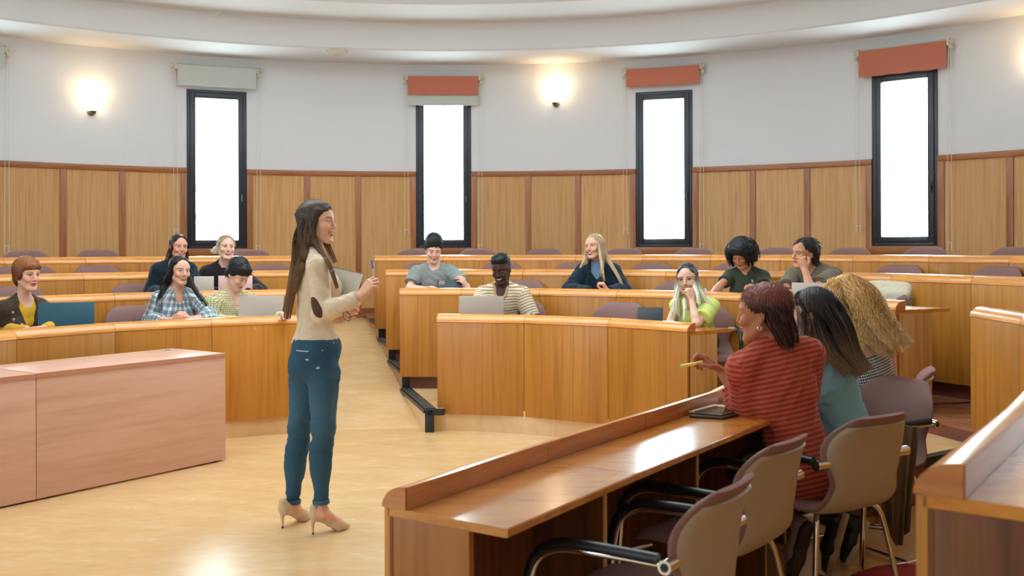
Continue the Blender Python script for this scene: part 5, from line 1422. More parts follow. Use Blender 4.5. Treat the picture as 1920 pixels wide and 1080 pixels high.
person('woman with long blond hair in a navy jacket over a pale blue turtleneck', 9.50, (1114, 463, 0, -30, -2, -5, 1.02), (1121, 499, .02), -14, False, 'light', 'red', (110, 80, 56), seat=FL[2], hd_kw=dict(smile=1.0, open_=.8),
       arms=(dict(e=(1066, 545, -.08), w=(1108, 546, -.36), hand=rest_hand((.85, -.4, -.1), (0, .3, 1))), dict(e=(1170, 545, -.10), w=(1139, 545, -.36), hand=rest_hand((-.45, -.3, .7), (.2, -.5, .5), (-.7, .3, -.5), cu=(60, 70, 40)))),
       top=[dict(name='turtleneck', col=(112, 146, 170), sleeve=(0, 0), neck='mock', g=.007, fold=.001), dict(name='navy_jacket', col=(22, 40, 54), sleeve=(1.95, 1.95), neck='open', vd=.22, vw=.05, g=.022, ease=.014, fold=.006, seed=7)],
       hairfn=h_long(lin(176, 146, 108), lin(204, 176, 132), .05, -.2, ln=.26, c2=lin(236, 232, 214), p2=.35, spread=(.085, .12), seed=10, tails=(([(1124, 458, 9.44), (1125, 478, 9.38), (1128, 495, 9.32), (1131, 512, 9.28), (1133, 527, 9.27)], .016, .007), ([(1130, 458, 9.52), (1136, 480, 9.50), (1148, 500, 9.40), (1160, 520, 9.32), (1168, 538, 9.30)], .024, .010), ([(1101, 460, 9.46), (1099, 478, 9.44), (1094, 492, 9.38), (1088, 502, 9.34)], .018, .009))), extra=x_jacket, bust=.8)

# --- half dark half bleached hair, lime shirt, chin on fist
person('woman with dark-rooted bleached hair in a lime shirt, chin on her fist', 7.88, (1289, 524, 0, -12, 2, -4, 1.02), (1300, 563, .03), -22, False, 'fair', 'red', (30, 22, 20), hd_kw=dict(smile=.9, open_=.7, cheek=1.1),
       arms=(dict(e=(1256, 606, -.06), w=(1266, 609, -.34), hand=rest_hand((.7, -.6, 0), (.3, .6, .2))), dict(e=(1306, 608, -.36), w=(1297, 564, -.22), hand=rest_hand((-.15, .25, .95), (.6, -.2, .3), (-.3, .9, 0), cu=(70, 80, 50)))),
       top=[dict(name='lime_shirt', col=(214, 226, 118), sleeve=(0, .75), neck='v', vd=.09, g=.012, ease=.014, flare=.014, collar=.011, fold=.004)], face=dict(makeup=.9),
       hairfn=h_long(lin(40, 44, 50), lin(226, 222, 196), .045, -.075, ln=.30, c2=lin(240, 238, 220), p2=.2, spread=(.088, .11), seed=12, fwdL=.0, n=300, tails=(([(1273, 522, 7.82), (1271, 545, 7.80), (1266, 565, 7.72), (1262, 585, 7.68), (1258, 600, 7.66)], .024, .010), ([(1283, 563, 7.76), (1284, 580, 7.66), (1282, 600, 7.62)], .018, .008), ([(1304, 520, 7.86), (1310, 545, 7.82), (1322, 562, 7.76), (1334, 575, 7.72), (1342, 588, 7.74)], .028, .014), ([(1303, 530, 7.80), (1307, 552, 7.70), (1311, 570, 7.60)], .018, .008))), bust=1.0)

# --- curly dark hair, green T-shirt, writing
def h_curly(c0, c1, seed, big=1.0):
    def fn(hd, root, B):
        ex = [((0, -.01, .075), (.105*big, .115*big, .075*big), .02)]
        g = []
        rr = np.random.RandomState(seed)
        for i in range(16):
            a = -2.4+4.8*i/15
            x, y = math.sin(a+PI), math.cos(a+PI)
            g.append((((x*.06, y*.06-.01, .11), (x*.115*big, y*.115*big-.02, .05), (x*.122*big, y*.122*big-.02, -.02), (x*.11*big, y*.11*big-.02, -.075-.02*rr.rand())), .024, .022))
        build_hair(hd, root, c0, c1, .1, -.1, capr=(.100*big, .112*big, .100*big), guides=g, extra=ex, nstr=340, rs=.0013, curl=.010, cf=230, bump=.006, bf=260, grooves=0, seed=seed, face=(.055, .075, .088), facec=(0, .10, -.040), m=22, hug=False, c2=c0*2.2, p2=.25)
    return fn
person('person with curly black hair in a dark green T-shirt leaning over to write', 8.68, (1390, 476, 0, -24, 34, 0, 1.0), (1399, 509, .06), -10, False, 'warm', 'warm', (26, 20, 20), seat=FL[2], hd_kw=dict(smile=.1, eye=.25),
       arms=(dict(e=(1347, 539, -.08), w=(1336, 549, -.30), hand=rest_hand((-.5, -.6, 0), (.6, -.4, 0))), dict(e=(1432, 546, -.12), w=(1424, 543, -.38), hand=rest_hand((-.7, -.2, .35), (-.3, 0, .8), (-.3, -.2, -.9), cu=(40, 50, 35)))),
       top=[dict(name='green_tshirt', col=(62, 70, 58), sleeve=(.50, .50), neck='crew', g=.010, ease=.006, flare=.006, fold=.003)], hairfn=h_curly(lin(24, 26, 30), lin(30, 30, 34), 14), bust=1.1)

# --- khaki T-shirt, cheek on fist
def h_mid(c0, c1, seed):
    def fn(hd, root, B):
        fl = lambda P: np.tile(-hd.A[2]*.8, (len(P), 1))+hd.A[1]*np.where(hd.loc(P)[:, 1:2] > 0, .5, -.5)+hd.A[0]*np.sign(hd.loc(P)[:, :1])*.3
        g = []
        for s_ in (-1, 1): g += [(((s_*.02, .03, .115), (s_*.07, .05, .085), (s_*.082, .045, .045)), .022, .012), (((s_*.03, -.03, .12), (s_*.088, -.03, .06), (s_*.086, -.05, -.02), (s_*.06, -.07, -.09)), .030, .018)]
        g += [(((0, .0, .12), (0, -.09, .08), (0, -.112, -.01), (0, -.10, -.10)), .04, .026), (((0, .02, .118), (.01, .075, .10), (.02, .098, .062)), .030, .014)]
        build_hair(hd, root, c0, c1, .1, -.1, guides=g, nstr=260, rs=.0017, seed=seed, short=(600, .05, fl, .3, .4, .3), face=(.058, .070, .082), facec=(0, .10, -.036), grooves=.0025, c2=c0*2.4, p2=.3)
    return fn
person('young man in a khaki T-shirt leaning his cheek on his fist behind a laptop', 8.27, (1509, 475, 0, -56, 2, 8, 1.05), (1524, 506, .05), -26, True, 'warm', 'light', (40, 30, 26), seat=FL[2], hd_kw=dict(smile=.5),
       arms=(dict(e=(1470, 549, -.10), w=(1500, 552, -.36), hand=rest_hand((.8, -.4, 0), (.3, .5, .2))), dict(e=(1521, 546, -.38), w=(1509, 507, -.26), hand=rest_hand((-.25, .25, .9), (-.3, -.5, .2), (.5, .75, 0), cu=(70, 80, 50)))),
       top=[dict(name='khaki_tshirt', col=(112, 102, 84), sleeve=(.72, .66), neck='crew', g=.013, ease=.014, flare=.012, fold=.006, seed=5)], hairfn=h_mid(lin(42, 36, 34), lin(50, 42, 38), 16))

# ================================================================ foreground students
def shoe_model(root, toe, heel, up, col, sole_col, name='shoe', w_=.042):
    """toe, heel: sole points; up: direction from sole to ankle"""
    toe, heel, up = npv(toe), npv(heel), unit(up); d = unit(toe-heel); up = unit(up-d*(up@d)); sd = np.cross(d, up); L_ = np.linalg.norm(toe-heel)
    def pt(a, b, c): return heel+d*a*L_+up*b+sd*c
    G = Sdf(); G.chain([pt(.10, .045, 0), pt(.55, .040, 0), pt(.88, .030, 0)], [w_*.84, w_*.92, w_*.62], .03); G.cap(pt(.10, .05, 0), pt(.14, .105, 0), w_*.82, w_*.86, .02)
    G.cuts.append((pt(0, .018, 0), -up, .002)); V, Fq = G.mesh(.0055, nb=14); s_ = put(name, V, Fq, M['shoe'], root, np.tile(lin(*col), (len(V), 1)))
    G = Sdf(); G.chain([pt(.10, .016, 0), pt(.4, .016, 0), pt(.66, .016, 0), pt(.90, .018, 0)], [w_*.90, w_*.80, w_*1.02, w_*.66], .02)
    G.cuts.append((pt(0, .030, 0), up, .002)); G.cuts.append((pt(0, .0, 0), -up, .003)); V, Fq = G.mesh(.005, nb=14); put('sole', V, Fq, M['shoe'], s_, np.tile(lin(*sole_col), (len(V), 1)))
    return s_
M['rib'] = pc_mat('ribbed_red_sweater', 'rib', srgb(118, 42, 32), srgb(196, 88, 64), None, .02, .0205, .62)
def rib_disp(B, al):
    def fn(P):
        pc = garment_pc(P, B, al); return -.0028*np.cos(pc[:, 1]/.0205*2*PI)+.004*noise(P, 18, 2, 4)
    return fn
def h_mullet(hd, root, B):
    c0, c1 = lin(118, 60, 48), lin(32, 20, 24)
    fl = lambda P: np.where(hd.loc(P)[:, 1:2] > .0, hd.A[1]*.9-hd.A[2]*.7, -hd.A[1]*.35-hd.A[2])+hd.A[0]*np.sign(hd.loc(P)[:, :1])*.25
    g = [(((0, -.02, .12), (0, -.09, .07), (0, -.118, -.01), (0, -.100, -.07), (0, -.105, -.118)), .046, .024)]
    for s_ in (-1, 1):
        g += [(((s_*.03, -.02, .12), (s_*.082, -.035, .05), (s_*.076, -.062, -.03), (s_*.045, -.080, -.085), (s_*.035, -.095, -.118)), .030, .018)]
        g += [(((s_*.02, .01, .120), (s_*.065, .04, .10), (s_*.084, .055, .055)), .028, .014)]
    g += [(((0, .0, .125), (0, .07, .112), (.0, .112, .070)), .034, .018), (((0.03, .0, .125), (.03, .07, .108), (.04, .104, .058)), .03, .016), (((-.03, .0, .125), (-.03, .07, .108), (-.04, .104, .058)), .03, .016)]
    build_hair(hd, root, c0, c1, .085, .005, capr=(.088, .104, .084), capc=(0, -.020, .046), guides=g, nstr=600, rs=.0009, short=(2200, .036, fl, .10, .22, .30), seed=21, face=(.058, .066, .084), facec=(0, .105, -.036), grooves=.003, c2=lin(176, 96, 66), p2=.30, res=.005, m=12, thick=.006, sub=(((.082, .02, -.045), (.03, .045, .045), .015), ((-.082, .02, -.045), (.03, .045, .045), .015)))
def x_red(hd, root, B, al, tips):
    e = hd.w(-.082, -.004, -.043)
    MB().tube([e+V3(0, 0, .0)+V3(math.cos(t)*.008, 0, math.sin(t)*.009-.008) for t in np.linspace(0, 2*PI, 14)], .0013, 5).build('earring', M['chrome'], root, True)
    # jeans: thighs under the desk, shins tucked back
    G = Sdf(); f = unit(V3(B.f[0], B.f[1], 0)); h0 = B.hip
    for sg, an in ((-1, W(1497, 985, Y=4.36)), (1, W(1575, 965, Y=4.40))):
        a = h0+B.r*sg*.09; kn = a+f*.34+B.r*sg*.03; kn[2] = .50; G.chain([a, kn, npv(an)], [.090, .064, .044], .03)
    G.ell(h0, (.17, .125, .11), B.A, .04); V, Fq = G.mesh(.010, nb=14); put('jeans', V, Fq, M['cloth'], root, np.tile(lin(34, 50, 66), (len(V), 1)))
    shoe_model(root, W(1488, 1094, Y=4.36), W(1520, 985, Y=4.22), (-.5, .8, .1), (150, 136, 122), (58, 52, 48))
    shoe_model(root, W(1560, 1082, Y=4.42), W(1592, 968, Y=4.30), (-.9, .5, .1), (24, 24, 26), (176, 158, 128))
R_ = dict(name='ribbed_sweater', mat='rib', sleeve=(2.0, 1.62), neck='crew', g=.020, ease=.016, fold=.004, res=.0052, hemz=.10)
pM = person('student with dark red mullet and ribbed rust sweater pointing a yellow highlighter', 4.22, (1431, 589, 0, -104, 2, 0, 1.03), (1449, 657, .0), -152, False, 'tan', 'tan', (26, 20, 20), hip=(1506, 890, 4.16), size=1.03, hide=True, res=.0075, fres=.0022, hres=.003,
       arms=(dict(e=(1500, 785, .30), w=(1440, 780, .40)), dict(e=(1404, 778, .02), w=(1353, 697, .10), hand=rest_hand((-.62, .2, .55), (-.4, -.5, .4), (-.65, -.1, -.75), c=((28, 62, 40), (38, 70, 40), (52, 66, 40), (60, 60, 40)), cu=(40, 60, 35)))),
       top=[R_], hairfn=h_mullet, legs=False, extra=x_red)
# --- teal top
def h_brown_long(hd, root, B):
    # hair falls from the crown straight down the back (world vertical), light ends
    g = []
    for s_ in (-1, 1):
        g += [(((s_*.015, .05, .113), (s_*.062, .055, .07), (s_*.084, .035, .01), (s_*.086, .02, -.07), (s_*.075, .0, -.15)), .026, .014)]
        g += [(((s_*.02, .0, .124), (s_*.080, -.01, .06), (s_*.094, -.035, -.03), (s_*.100, -.060, -.13), (s_*.105, -.11, -.20), (s_*.10, -.15, -.245)), .034, .012)]
        g += [(((s_*.01, -.04, .12), (s_*.055, -.095, .04), (s_*.062, -.12, -.06), (s_*.065, -.15, -.16), (s_*.06, -.20, -.26)), .036, .014)]
    g += [(((0, -.04, .12), (0, -.11, .05), (0, -.135, -.06), (0, -.16, -.16), (0, -.21, -.255)), .042, .018)]
    build_hair(hd, root, lin(40, 34, 34), lin(150, 116, 82), -.03, -.24, guides=g, nstr=1000, rs=.0009, seed=22, face=(.056, .075, .088), facec=(0, .09, -.028), grooves=.0018, c2=lin(196, 160, 116), p2=.14, res=.005, m=14, wave=.12, vtip=.2, tip=2.0)
def x_teal(hd, root, B, al, tips):
    G = Sdf(); f = unit(V3(B.f[0], B.f[1], 0)); h0 = B.hip
    for sg, an in ((-1, W(1583, 965, Y=4.72)), (1, W(1630, 940, Y=4.95))):
        a = h0+B.r*sg*.09; kn = a+f*.40+B.r*sg*.02; kn[2] = .50; G.chain([a, kn, npv(an)], [.088, .062, .050], .03)
    G.ell(h0, (.165, .125, .11), B.A, .04); G.disp = folds(.004, 30, 3); V, Fq = G.mesh(.009, nb=14); put('jeans', V, Fq, M['cloth'], root, np.tile(lin(62, 98, 112), (len(V), 1)))
    shoe_model(root, W(1592, 1062, Y=4.62), W(1628, 985, Y=4.66), (-.9, .2, .45), (26, 28, 30), (206, 196, 176))
person('woman with long brown highlighted hair and a teal top seen from behind', 4.68, (1521, 592, 0, -98, 4, 0, 1.04), (1534, 652, .0), -140, False, 'light', 'red', (40, 30, 26), hip=(1598, 842, 4.66), size=1.03, hide=True, res=.0085, hres=.004,
       arms=(dict(e=(1560, 745, .40), w=(1500, 742, .50)), dict(e=(1480, 765, -.02), w=(1440, 752, .22))),
       top=[dict(name='teal_top', col=(134, 182, 192), sleeve=(2, 2), neck='crew', g=.014, ease=.010, fold=.004, res=.0065, hemz=.12, seed=9)], hairfn=h_brown_long, legs=False, extra=x_teal)
# --- curly blond, gingham
def h_curlyblond(hd, root, B):
    g = []; rr = np.random.RandomState(4)
    for s_ in (-1, 1):
        g += [(((s_*.02, .05, .115), (s_*.075, .055, .08), (s_*.105, .03, .02), (s_*.108, .01, -.05)), .034, .024)]
        g += [(((s_*.03, .0, .13), (s_*.10, -.01, .07), (s_*.115, -.03, -.02), (s_*.10, -.08, -.11), (s_*.085, -.15, -.18)), .044, .034)]
        g += [(((s_*.02, -.04, .13), (s_*.07, -.11, .06), (s_*.075, -.15, -.04), (s_*.065, -.20, -.14), (s_*.06, -.25, -.21)), .050, .040)]
    g += [(((0, -.04, .13), (0, -.13, .06), (0, -.17, -.04), (0, -.22, -.14), (0, -.27, -.22)), .055, .045)]
    build_hair(hd, root, lin(222, 168, 92), lin(236, 184, 108), .1, -.2, capr=(.100, .112, .098), guides=g, nstr=900, rs=.0011, curl=.014, cf=130, bump=.011, bf=120, grooves=0, seed=23, face=(.056, .075, .088), facec=(0, .10, -.040), c2=lin(240, 226, 190), p2=.38, m=26, hug=False, res=.006, vtip=.35, tip=1.5, var=.4, extra=(((0, -.01, .07), (.105, .11, .075), .02),))
person('woman with long curly blond hair and a black and white gingham top seen from behind', 5.28, (1578, 582, 0, -112, 8, -4, 1.04), (1612, 640, .0), -150, False, 'light', 'light', (120, 90, 60), hip=(1650, 782, 5.30), size=1.02, res=.0085, hide=True,
       arms=(dict(e=(1672, 722, .10), w=(1640, 712, .35)), dict(e=(1570, 715, .0), w=(1545, 712, .25))),
       top=[dict(name='gingham_top', mat='gingham', sleeve=(0, 0), neck='strap', drop=.075, g=.006, fold=.003, res=.0065, hemz=.10)], hairfn=h_curlyblond, legs=True, trouser=(40, 44, 50), seat=0.0)

# ================================================================ the lecturer
M['denim'] = None
m, N, L, b = NT('denim'); b.inputs['Roughness'].default_value = .9; b.inputs['Specular IOR Level'].default_value = .2
at = N.new('ShaderNodeAttribute'); at.attribute_name = 'Col'; tc = N.new('ShaderNodeTexCoord')
mp = N.new('ShaderNodeMapping'); mp.inputs['Scale'].default_value = (420, 420, 60); L.new(tc.outputs['Object'], mp.inputs['Vector'])
no = N.new('ShaderNodeTexNoise'); no.inputs['Scale'].default_value = 1; no.inputs['Detail'].default_value = 3; L.new(mp.outputs[0], no.inputs['Vector'])
mr = N.new('ShaderNodeMapRange'); mr.inputs[3].default_value = .72; mr.inputs[4].default_value = 1.28; L.new(no.outputs['Fac'], mr.inputs[0])
hs = N.new('ShaderNodeHueSaturation'); L.new(at.outputs['Color'], hs.inputs['Color']); L.new(mr.outputs[0], hs.inputs['Value']); L.new(hs.outputs[0], b.inputs['Base Color']); M['denim'] = m
YT = 5.25
def h_teacher(hd, root, B):
    c0, c1 = lin(62, 48, 42), lin(132, 98, 70)
    N_ = B.N; up = V3(0, 0, 1)
    k = hd.loc
    def L_(px, py, dy): return tuple(hd.loc(P_(px, py, YT+dy)[None])[0])
    g = []
    # half-up top swept back to the clip
    for s_ in (-1, 1):
        g += [(((s_*.012, .070, .085), (s_*.045, .045, .100), (s_*.070, -.015, .085), (s_*.045, -.085, .062), (s_*.008, -.112, .050)), .022, .020)]
        g += [(((s_*.036, .066, .070), (s_*.066, .040, .062), (s_*.082, -.010, .045), (s_*.060, -.075, .045), (s_*.012, -.112, .040)), .018, .016)]
        g += [(((s_*.068, .038, .050), (s_*.080, .018, .010), (s_*.080, .000, -.04), (s_*.070, -.02, -.10)), .018, .018)]
    g += [(((0, .02, .118), (0, -.05, .112), (0, -.105, .065)), .036, .028)]
    for s_ in (-1, 1):
        g += [(((s_*.072, .022, .060), (s_*.082, .008, .02), (s_*.086, -.004, -.02), (s_*.082, -.012, -.07), (s_*.070, -.02, -.12)), .022, .020), (((s_*.06, -.05, .06), (s_*.076, -.045, .01), (s_*.078, -.045, -.05), (s_*.066, -.05, -.11)), .030, .026)]
    # back fall
    g += [(((.04, -.09, .035), (.05, -.09, -.03), (.045, -.09, -.09), L_(556, 500, -.07), L_(547, 545, -.08), L_(538, 596, -.06)), .036, .014)]
    g += [(((-.02, -.10, .035), (-.03, -.11, -.04), (-.02, -.11, -.10), L_(552, 510, .06), L_(543, 555, .05), L_(536, 585, .04)), .036, .014)]
    g += [(((.075, -.02, .03), (.078, -.03, -.04), (.070, -.05, -.09), L_(574, 487, -.12), L_(562, 510, -.12), L_(553, 545, -.11)), .026, .010)]
    g += [(((.06, -.06, .04), (.070, -.06, -.03), (.055, -.07, -.10), L_(564, 496, -.09), L_(555, 530, -.09)), .032, .016)]
    # front lock falling over the near shoulder and down the chest
    g += [(((.074, .015, .02), (.078, .005, -.05), (.068, .015, -.11), L_(613, 487, -.17), L_(622, 508, -.185), L_(632, 540, -.17)), .020, .007)]
    g += [(((-.068, .02, .02), (-.070, .01, -.06), (-.05, .03, -.12), L_(628, 492, .10)), .020, .010)]
    build_hair(hd, root, c0, c1, .02, -.30, guides=g, nstr=1300, rs=.0009, seed=31, face=(.056, .072, .088), facec=(0, .096, -.032), grooves=.0016, c2=lin(176, 134, 92), p2=.22, res=.0042, m=18, capr=(.080, .093, .081), wave=.1, thick=.0125, vtip=.7, tip=1.3, gk=.022)
    e = hd.w(.010, -.116, .050)
    MB().tube([e+hd.A[0]*(-.018), e+hd.A[0]*.018], .008, 8).build('hair_clip', M['blackpad'], root, True)
def x_teacher(hd, root, B, al, tips):
    # elbow patch: slice of the sleeve surface
    sh, el, wr = al[0]
    G = Sdf(); a = B.ar
    G.cap(sh, el, a[0]+.0185, a[1]+.0185, .022); b_ = el+(wr-el)*.3; G.cap(el, b_, a[1]+.0185, a[2]*1.06+.0175, .018)
    G2 = P_(596, 576, YT-.19); dd = unit(P_(609, 601, YT)-P_(585, 556, YT)); n_ = unit(V3(.0, -1, .0)); s2 = np.cross(dd, n_)
    G.disp = lambda P: np.maximum(0, (np.sqrt((((P-G2)@dd)/.060)**2+(((P-G2)@s2)/.026)**2)-.92)*.03)
    V, Fq = G.mesh(.0022, nb=16, keep=lambda P: ((((P-G2)@dd)/.066)**2+(((P-G2)@s2)/.031)**2 < 1) & ((P-el)@n_ > -.0))
    V = V+n_*.0022; put('elbow_patch', V, Fq, M['cloth'], root, np.tile(lin(84, 58, 44), (len(V), 1)))
    # jeans
    hip = B.hip; G = Sdf(); k_ = .035
    nl = [P_(607, 700, YT-.085), P_(606, 800, YT-.10), P_(603, 835, YT-.09), P_(602, 934, YT-.06)]
    fl = [P_(572, 700, YT+.085), P_(563, 800, YT+.10), P_(558, 838, YT+.11), P_(549, 934, YT+.13)]
    rs = [.088, .060, .054, .037]
    G.chain(nl, rs, .03); G.chain(fl, rs, .03)
    for q in (nl, fl): G.ell(q[2]*.60+q[3]*.40+V3(-.008, 0, .02), (.050, .052, .10), None, .04)
    pc_ = P_(592, 668, YT); fr = unit(V3(.93, .25, 0)); rt = unit(np.cross(fr, [0, 0, 1.0])); A = np.array([rt, fr, [0, 0, 1.0]])
    G.ell(pc_+V3(0, 0, .010), (.168, .118, .110), A, .05)
    for sg in (-1, 1): G.ell(pc_+rt*sg*.070-fr*.050+V3(0, 0, -.035), (.078, .088, .088), A, .04)
    G.ell(P_(594, 648, YT), (.168, .128, .10), A, .04); G.cuts.append((P_(594, 633, YT), V3(0, 0, 1), .004))
    for q, r_ in ((nl, 1), (fl, 2)):
        for j in range(6):
            t = j/5; p = q[1]*(1-t)+q[2]*t
    def dn(P):
        # horizontal creases near knees, thigh and hem
        z = P[:, 2]; w1 = np.exp(-((z-.50)/.12)**2)+.7*np.exp(-((z-.83)/.10)**2)+.8*np.exp(-((z-.17)/.07)**2)
        return .0075*w1*(np.abs(noise(P*np.array([.5, .5, 2.2]), 42, 3, 4))*1.7-.6)+.0015*noise(P, 60, 1)
    G.disp = dn
    for q in (nl, fl):
        pass
    V, Fq = G.mesh(.0055, nb=16)
    zc = np.array([nl[3][2]+.004, fl[3][2]+.004]); near = (np.linalg.norm(V[:, :2]-nl[3][:2], axis=1) < np.linalg.norm(V[:, :2]-fl[3][:2], axis=1))
    V[:, 2] = np.maximum(V[:, 2], np.where(near, nl[3][2]-.028, fl[3][2]-.022))
    n2 = noise(V, 30, 5, 5); base = lin(46, 80, 102); wash = lin(98, 132, 152)
    thigh = np.exp(-((V[:, 2]-.66)/.16)**2)*.30+np.exp(-((V[:, 2]-.30)/.1)**2)*.12+.14*np.clip(n2, 0, 1)
    col = base[None]*(1-thigh[:, None])+wash[None]*thigh[:, None]
    for c_, r_ in ((P_(573, 676, YT-.2), .011), (P_(594, 692, YT-.2), .012), (P_(639, 667, YT-.1), .011)):
        q_ = V-c_; dd_ = np.sqrt(q_[:, 0]**2+(q_[:, 2]*1.5)**2)+.006*noise(V, 300, 2); m_ = (dd_ < r_*.8) & (V[:, 1] < YT+.02); col[m_] = lin(212, 220, 220)
    J = put('jeans', V, Fq, M['denim'], root, col)
    # pocket, belt loops, turned hems
    def onsurf(px, py, dmax=.30):
        p = P_(px, py, YT); dirv = unit(p-npv((0, 0, H))); lo_, hi_ = YT-.35, YT+.2
        ts = np.linspace(lo_, hi_, 160); pts = npv((0, 0, H))[None]+np.stack([P_(px, py, t)-npv((0, 0, H)) for t in ts]); d_ = G.ev(pts); i = int(np.argmax(d_ < 0))
        return pts[i] if d_[i] < 0 else None
    def seam(pix, nm, r_=.0022, mat=None):
        q = [onsurf(*p) for p in pix]; q = [Vector(x) for x in q if x is not None]
        if len(q) > 2: MB().tube(arc_pts(q, 3), r_, 5).build(nm, mat or M['seam'], J, True)
    M['seam'] = plain('denim_seam', srgb(44, 78, 100), .9)
    seam([(556, 657), (575, 659), (606, 657)], 'pocket_edge', .0032, M['thread'])
    seam([(606, 657), (606.5, 675), (606, 700), (590, 708)], 'pocket_stitch'); seam([(590, 708), (575, 703), (560, 690), (556, 657)], 'pocket_stitch')
    seam([(548, 641), (575, 646), (600, 647), (625, 649), (642, 650)], 'waist_seam', .0026)
    seam([(631, 650), (634, 700), (629, 760), (621, 820), (619, 880), (618, 930)], 'side_seam', .0022)
    for q, n_ in ((nl, 0), (fl, 1)):
        c = q[3].copy(); c[2] -= .020
        MB().lathe([(.039, -.010), (.044, -.008), (.045, .010), (.041, .014), (.037, .010)], Matrix.Translation(Vector(c)), 24).build('hem', M['hemden'], J, True)
    # high-heeled shoes with the foot's bare skin above
    def pump(hx, toe, ankle, nm='shoe'):
        """hx heel tip on floor, toe tip, ankle centre"""
        hx, toe, ankle = npv(hx), npv(toe), npv(ankle); d = unit(V3(toe[0]-hx[0], toe[1]-hx[1], 0)); sd = V3(-d[1], d[0], 0); hc = hx+V3(0, 0, .098)+d*(-.004)
        Ln = np.linalg.norm((toe-hx)[:2]); ball = hx+d*(Ln*.68); ball[2] = .022; tip = hx+d*Ln; tip[2] = .012
        G = Sdf(); arch = hx+d*Ln*.36; arch[2] = .066
        G.chain([hc+d*.022, arch+V3(0, 0, .012), ball+V3(0, 0, .006), tip+V3(0, 0, .004)], [.030, .029, .036, .010], .02)
        G.cap(hc+d*.018+V3(0, 0, .004), hc+d*.014+V3(0, 0, .042), .030, .026, .02)
        # opening
        S2 = [(hc+d*.030+V3(0, 0, .050), .026), (arch+V3(0, 0, .048), .028), (hx+d*Ln*.56+V3(0, 0, .052), .020)]
        G.cap(S2[0][0], S2[1][0], S2[0][1], S2[1][1], .006, True); G.cap(S2[1][0], S2[2][0], S2[1][1], S2[2][1], .006, True)
        # hollow underneath the arch
        und = hx+d*Ln*.30+V3(0, 0, .002); G.cap(und-d*.03+sd*.06, und-d*.03-sd*.06, .052, .052, .006, True)
        G.cap(hx+d*Ln*.44+sd*.06+V3(0, 0, -.022), hx+d*Ln*.44-sd*.06+V3(0, 0, -.022), .045, .045, .01, True)
        G.cuts.append((V3(0, 0, .003), V3(0, 0, -1), .002))
        V, Fq = G.mesh(.0028, nb=18); s_ = put(nm, V, Fq, M['shoe'], root, np.tile(lin(206, 176, 144), (len(V), 1)))
        MB().tube([Vector(hc+d*.006+V3(0, 0, -.012)), Vector(hc+d*.002+V3(0, 0, -.045)), Vector(hx+V3(0, 0, .010))], [.017, .0085, .0048], 12).build('heel', M['nude'], s_, True)
        MB().tube([Vector(hx+V3(0, 0, .010)), Vector(hx+V3(0, 0, .001))], .0055, 10).build('heel_tip', M['black'], s_)
        # foot
        G = Sdf(); G.chain([ankle+V3(0, 0, .05), ankle, hc+d*.020+V3(0, 0, .012)], [.027, .028, .025], .02)
        G.chain([ankle-V3(0, 0, .005), hx+d*Ln*.42+V3(0, 0, .078), ball+V3(0, 0, .016)-d*.004, tip-d*.05+V3(0, 0, .006)], [.030, .026, .029, .014], .03)
        for sg in (-1, 1): G.ell(ankle+sd*sg*.028-V3(0, 0, .012), (.011, .011, .013), None, .015)
        V, Fq = G.mesh(.0035, nb=18); put('foot', V, Fq, M['skin'], root, np.tile(SK['light']*np.array([.97, .88, .84]), (len(V), 1))*(1+.05*noise(V, 80, 2)[:, None]))
    pump(W(587, 1002, z=.0), W(653, 991, z=.0), P_(604, 960, YT-.05))
    pump(W(530, 990, z=.0), W(582, 971, z=.0), P_(550, 949, YT+.13))
M['nude'] = plain('nude_leather', srgb(206, 176, 144), .35); M['thread'] = plain('frayed_edge', srgb(176, 196, 204), .9); M['hemden'] = plain('hem_denim', srgb(58, 92, 112), .9)
PT = person('lecturer with long brown hair in cream sweater and jeans, holding a pen', YT, (595, 418, 0, 66, -2, 0, .965), (588, 478, .0), 104, False, 'light', 'light', (60, 44, 36), hip=(592, 655, YT), hide=True, res=.006, fres=.002, hres=.0026, hd_kw=dict(smile=1.0, open_=.75, eye=.75, nose=1.0, cheek=1.1),
       arms=(dict(sh=(597, 502, -.14), e=(604, 588, -.19), w=(674, 557, -.22), hand=dict(d=V3(.62, .05, .76), pn=V3(.55, .80, -.25), th=V3(-.7, .3, .7), c=((38, 58, 32), (44, 62, 32), (50, 62, 32), (54, 58, 32)), sp=.06, t=(.95, .4), sc=.92)),
             dict(sh=(585, 500, .15), e=(604, 590, .17), w=(640, 594, .02), hand=dict(d=V3(.8, -.35, .35), pn=V3(-.4, -.8, .2), th=V3(.3, .2, .9), c=((30, 35, 20),)*4, t=(.4, .2), sc=.94))),
       top=[dict(name='sweater', col=lambda V, B: lin(220, 198, 170)[None]*(1+.06*noise(V*np.array([1, 1, 4]), 110, 3)[:, None]), sleeve=(1.97, 1.97), neck='crew', g=.011, ease=.006, fold=.004, ff=70, res=.0052, hemz=-.035, cuff=.006, waist=.94, seed=6)],
       bust=.85, hairfn=h_teacher, legs=False, extra=x_teacher)
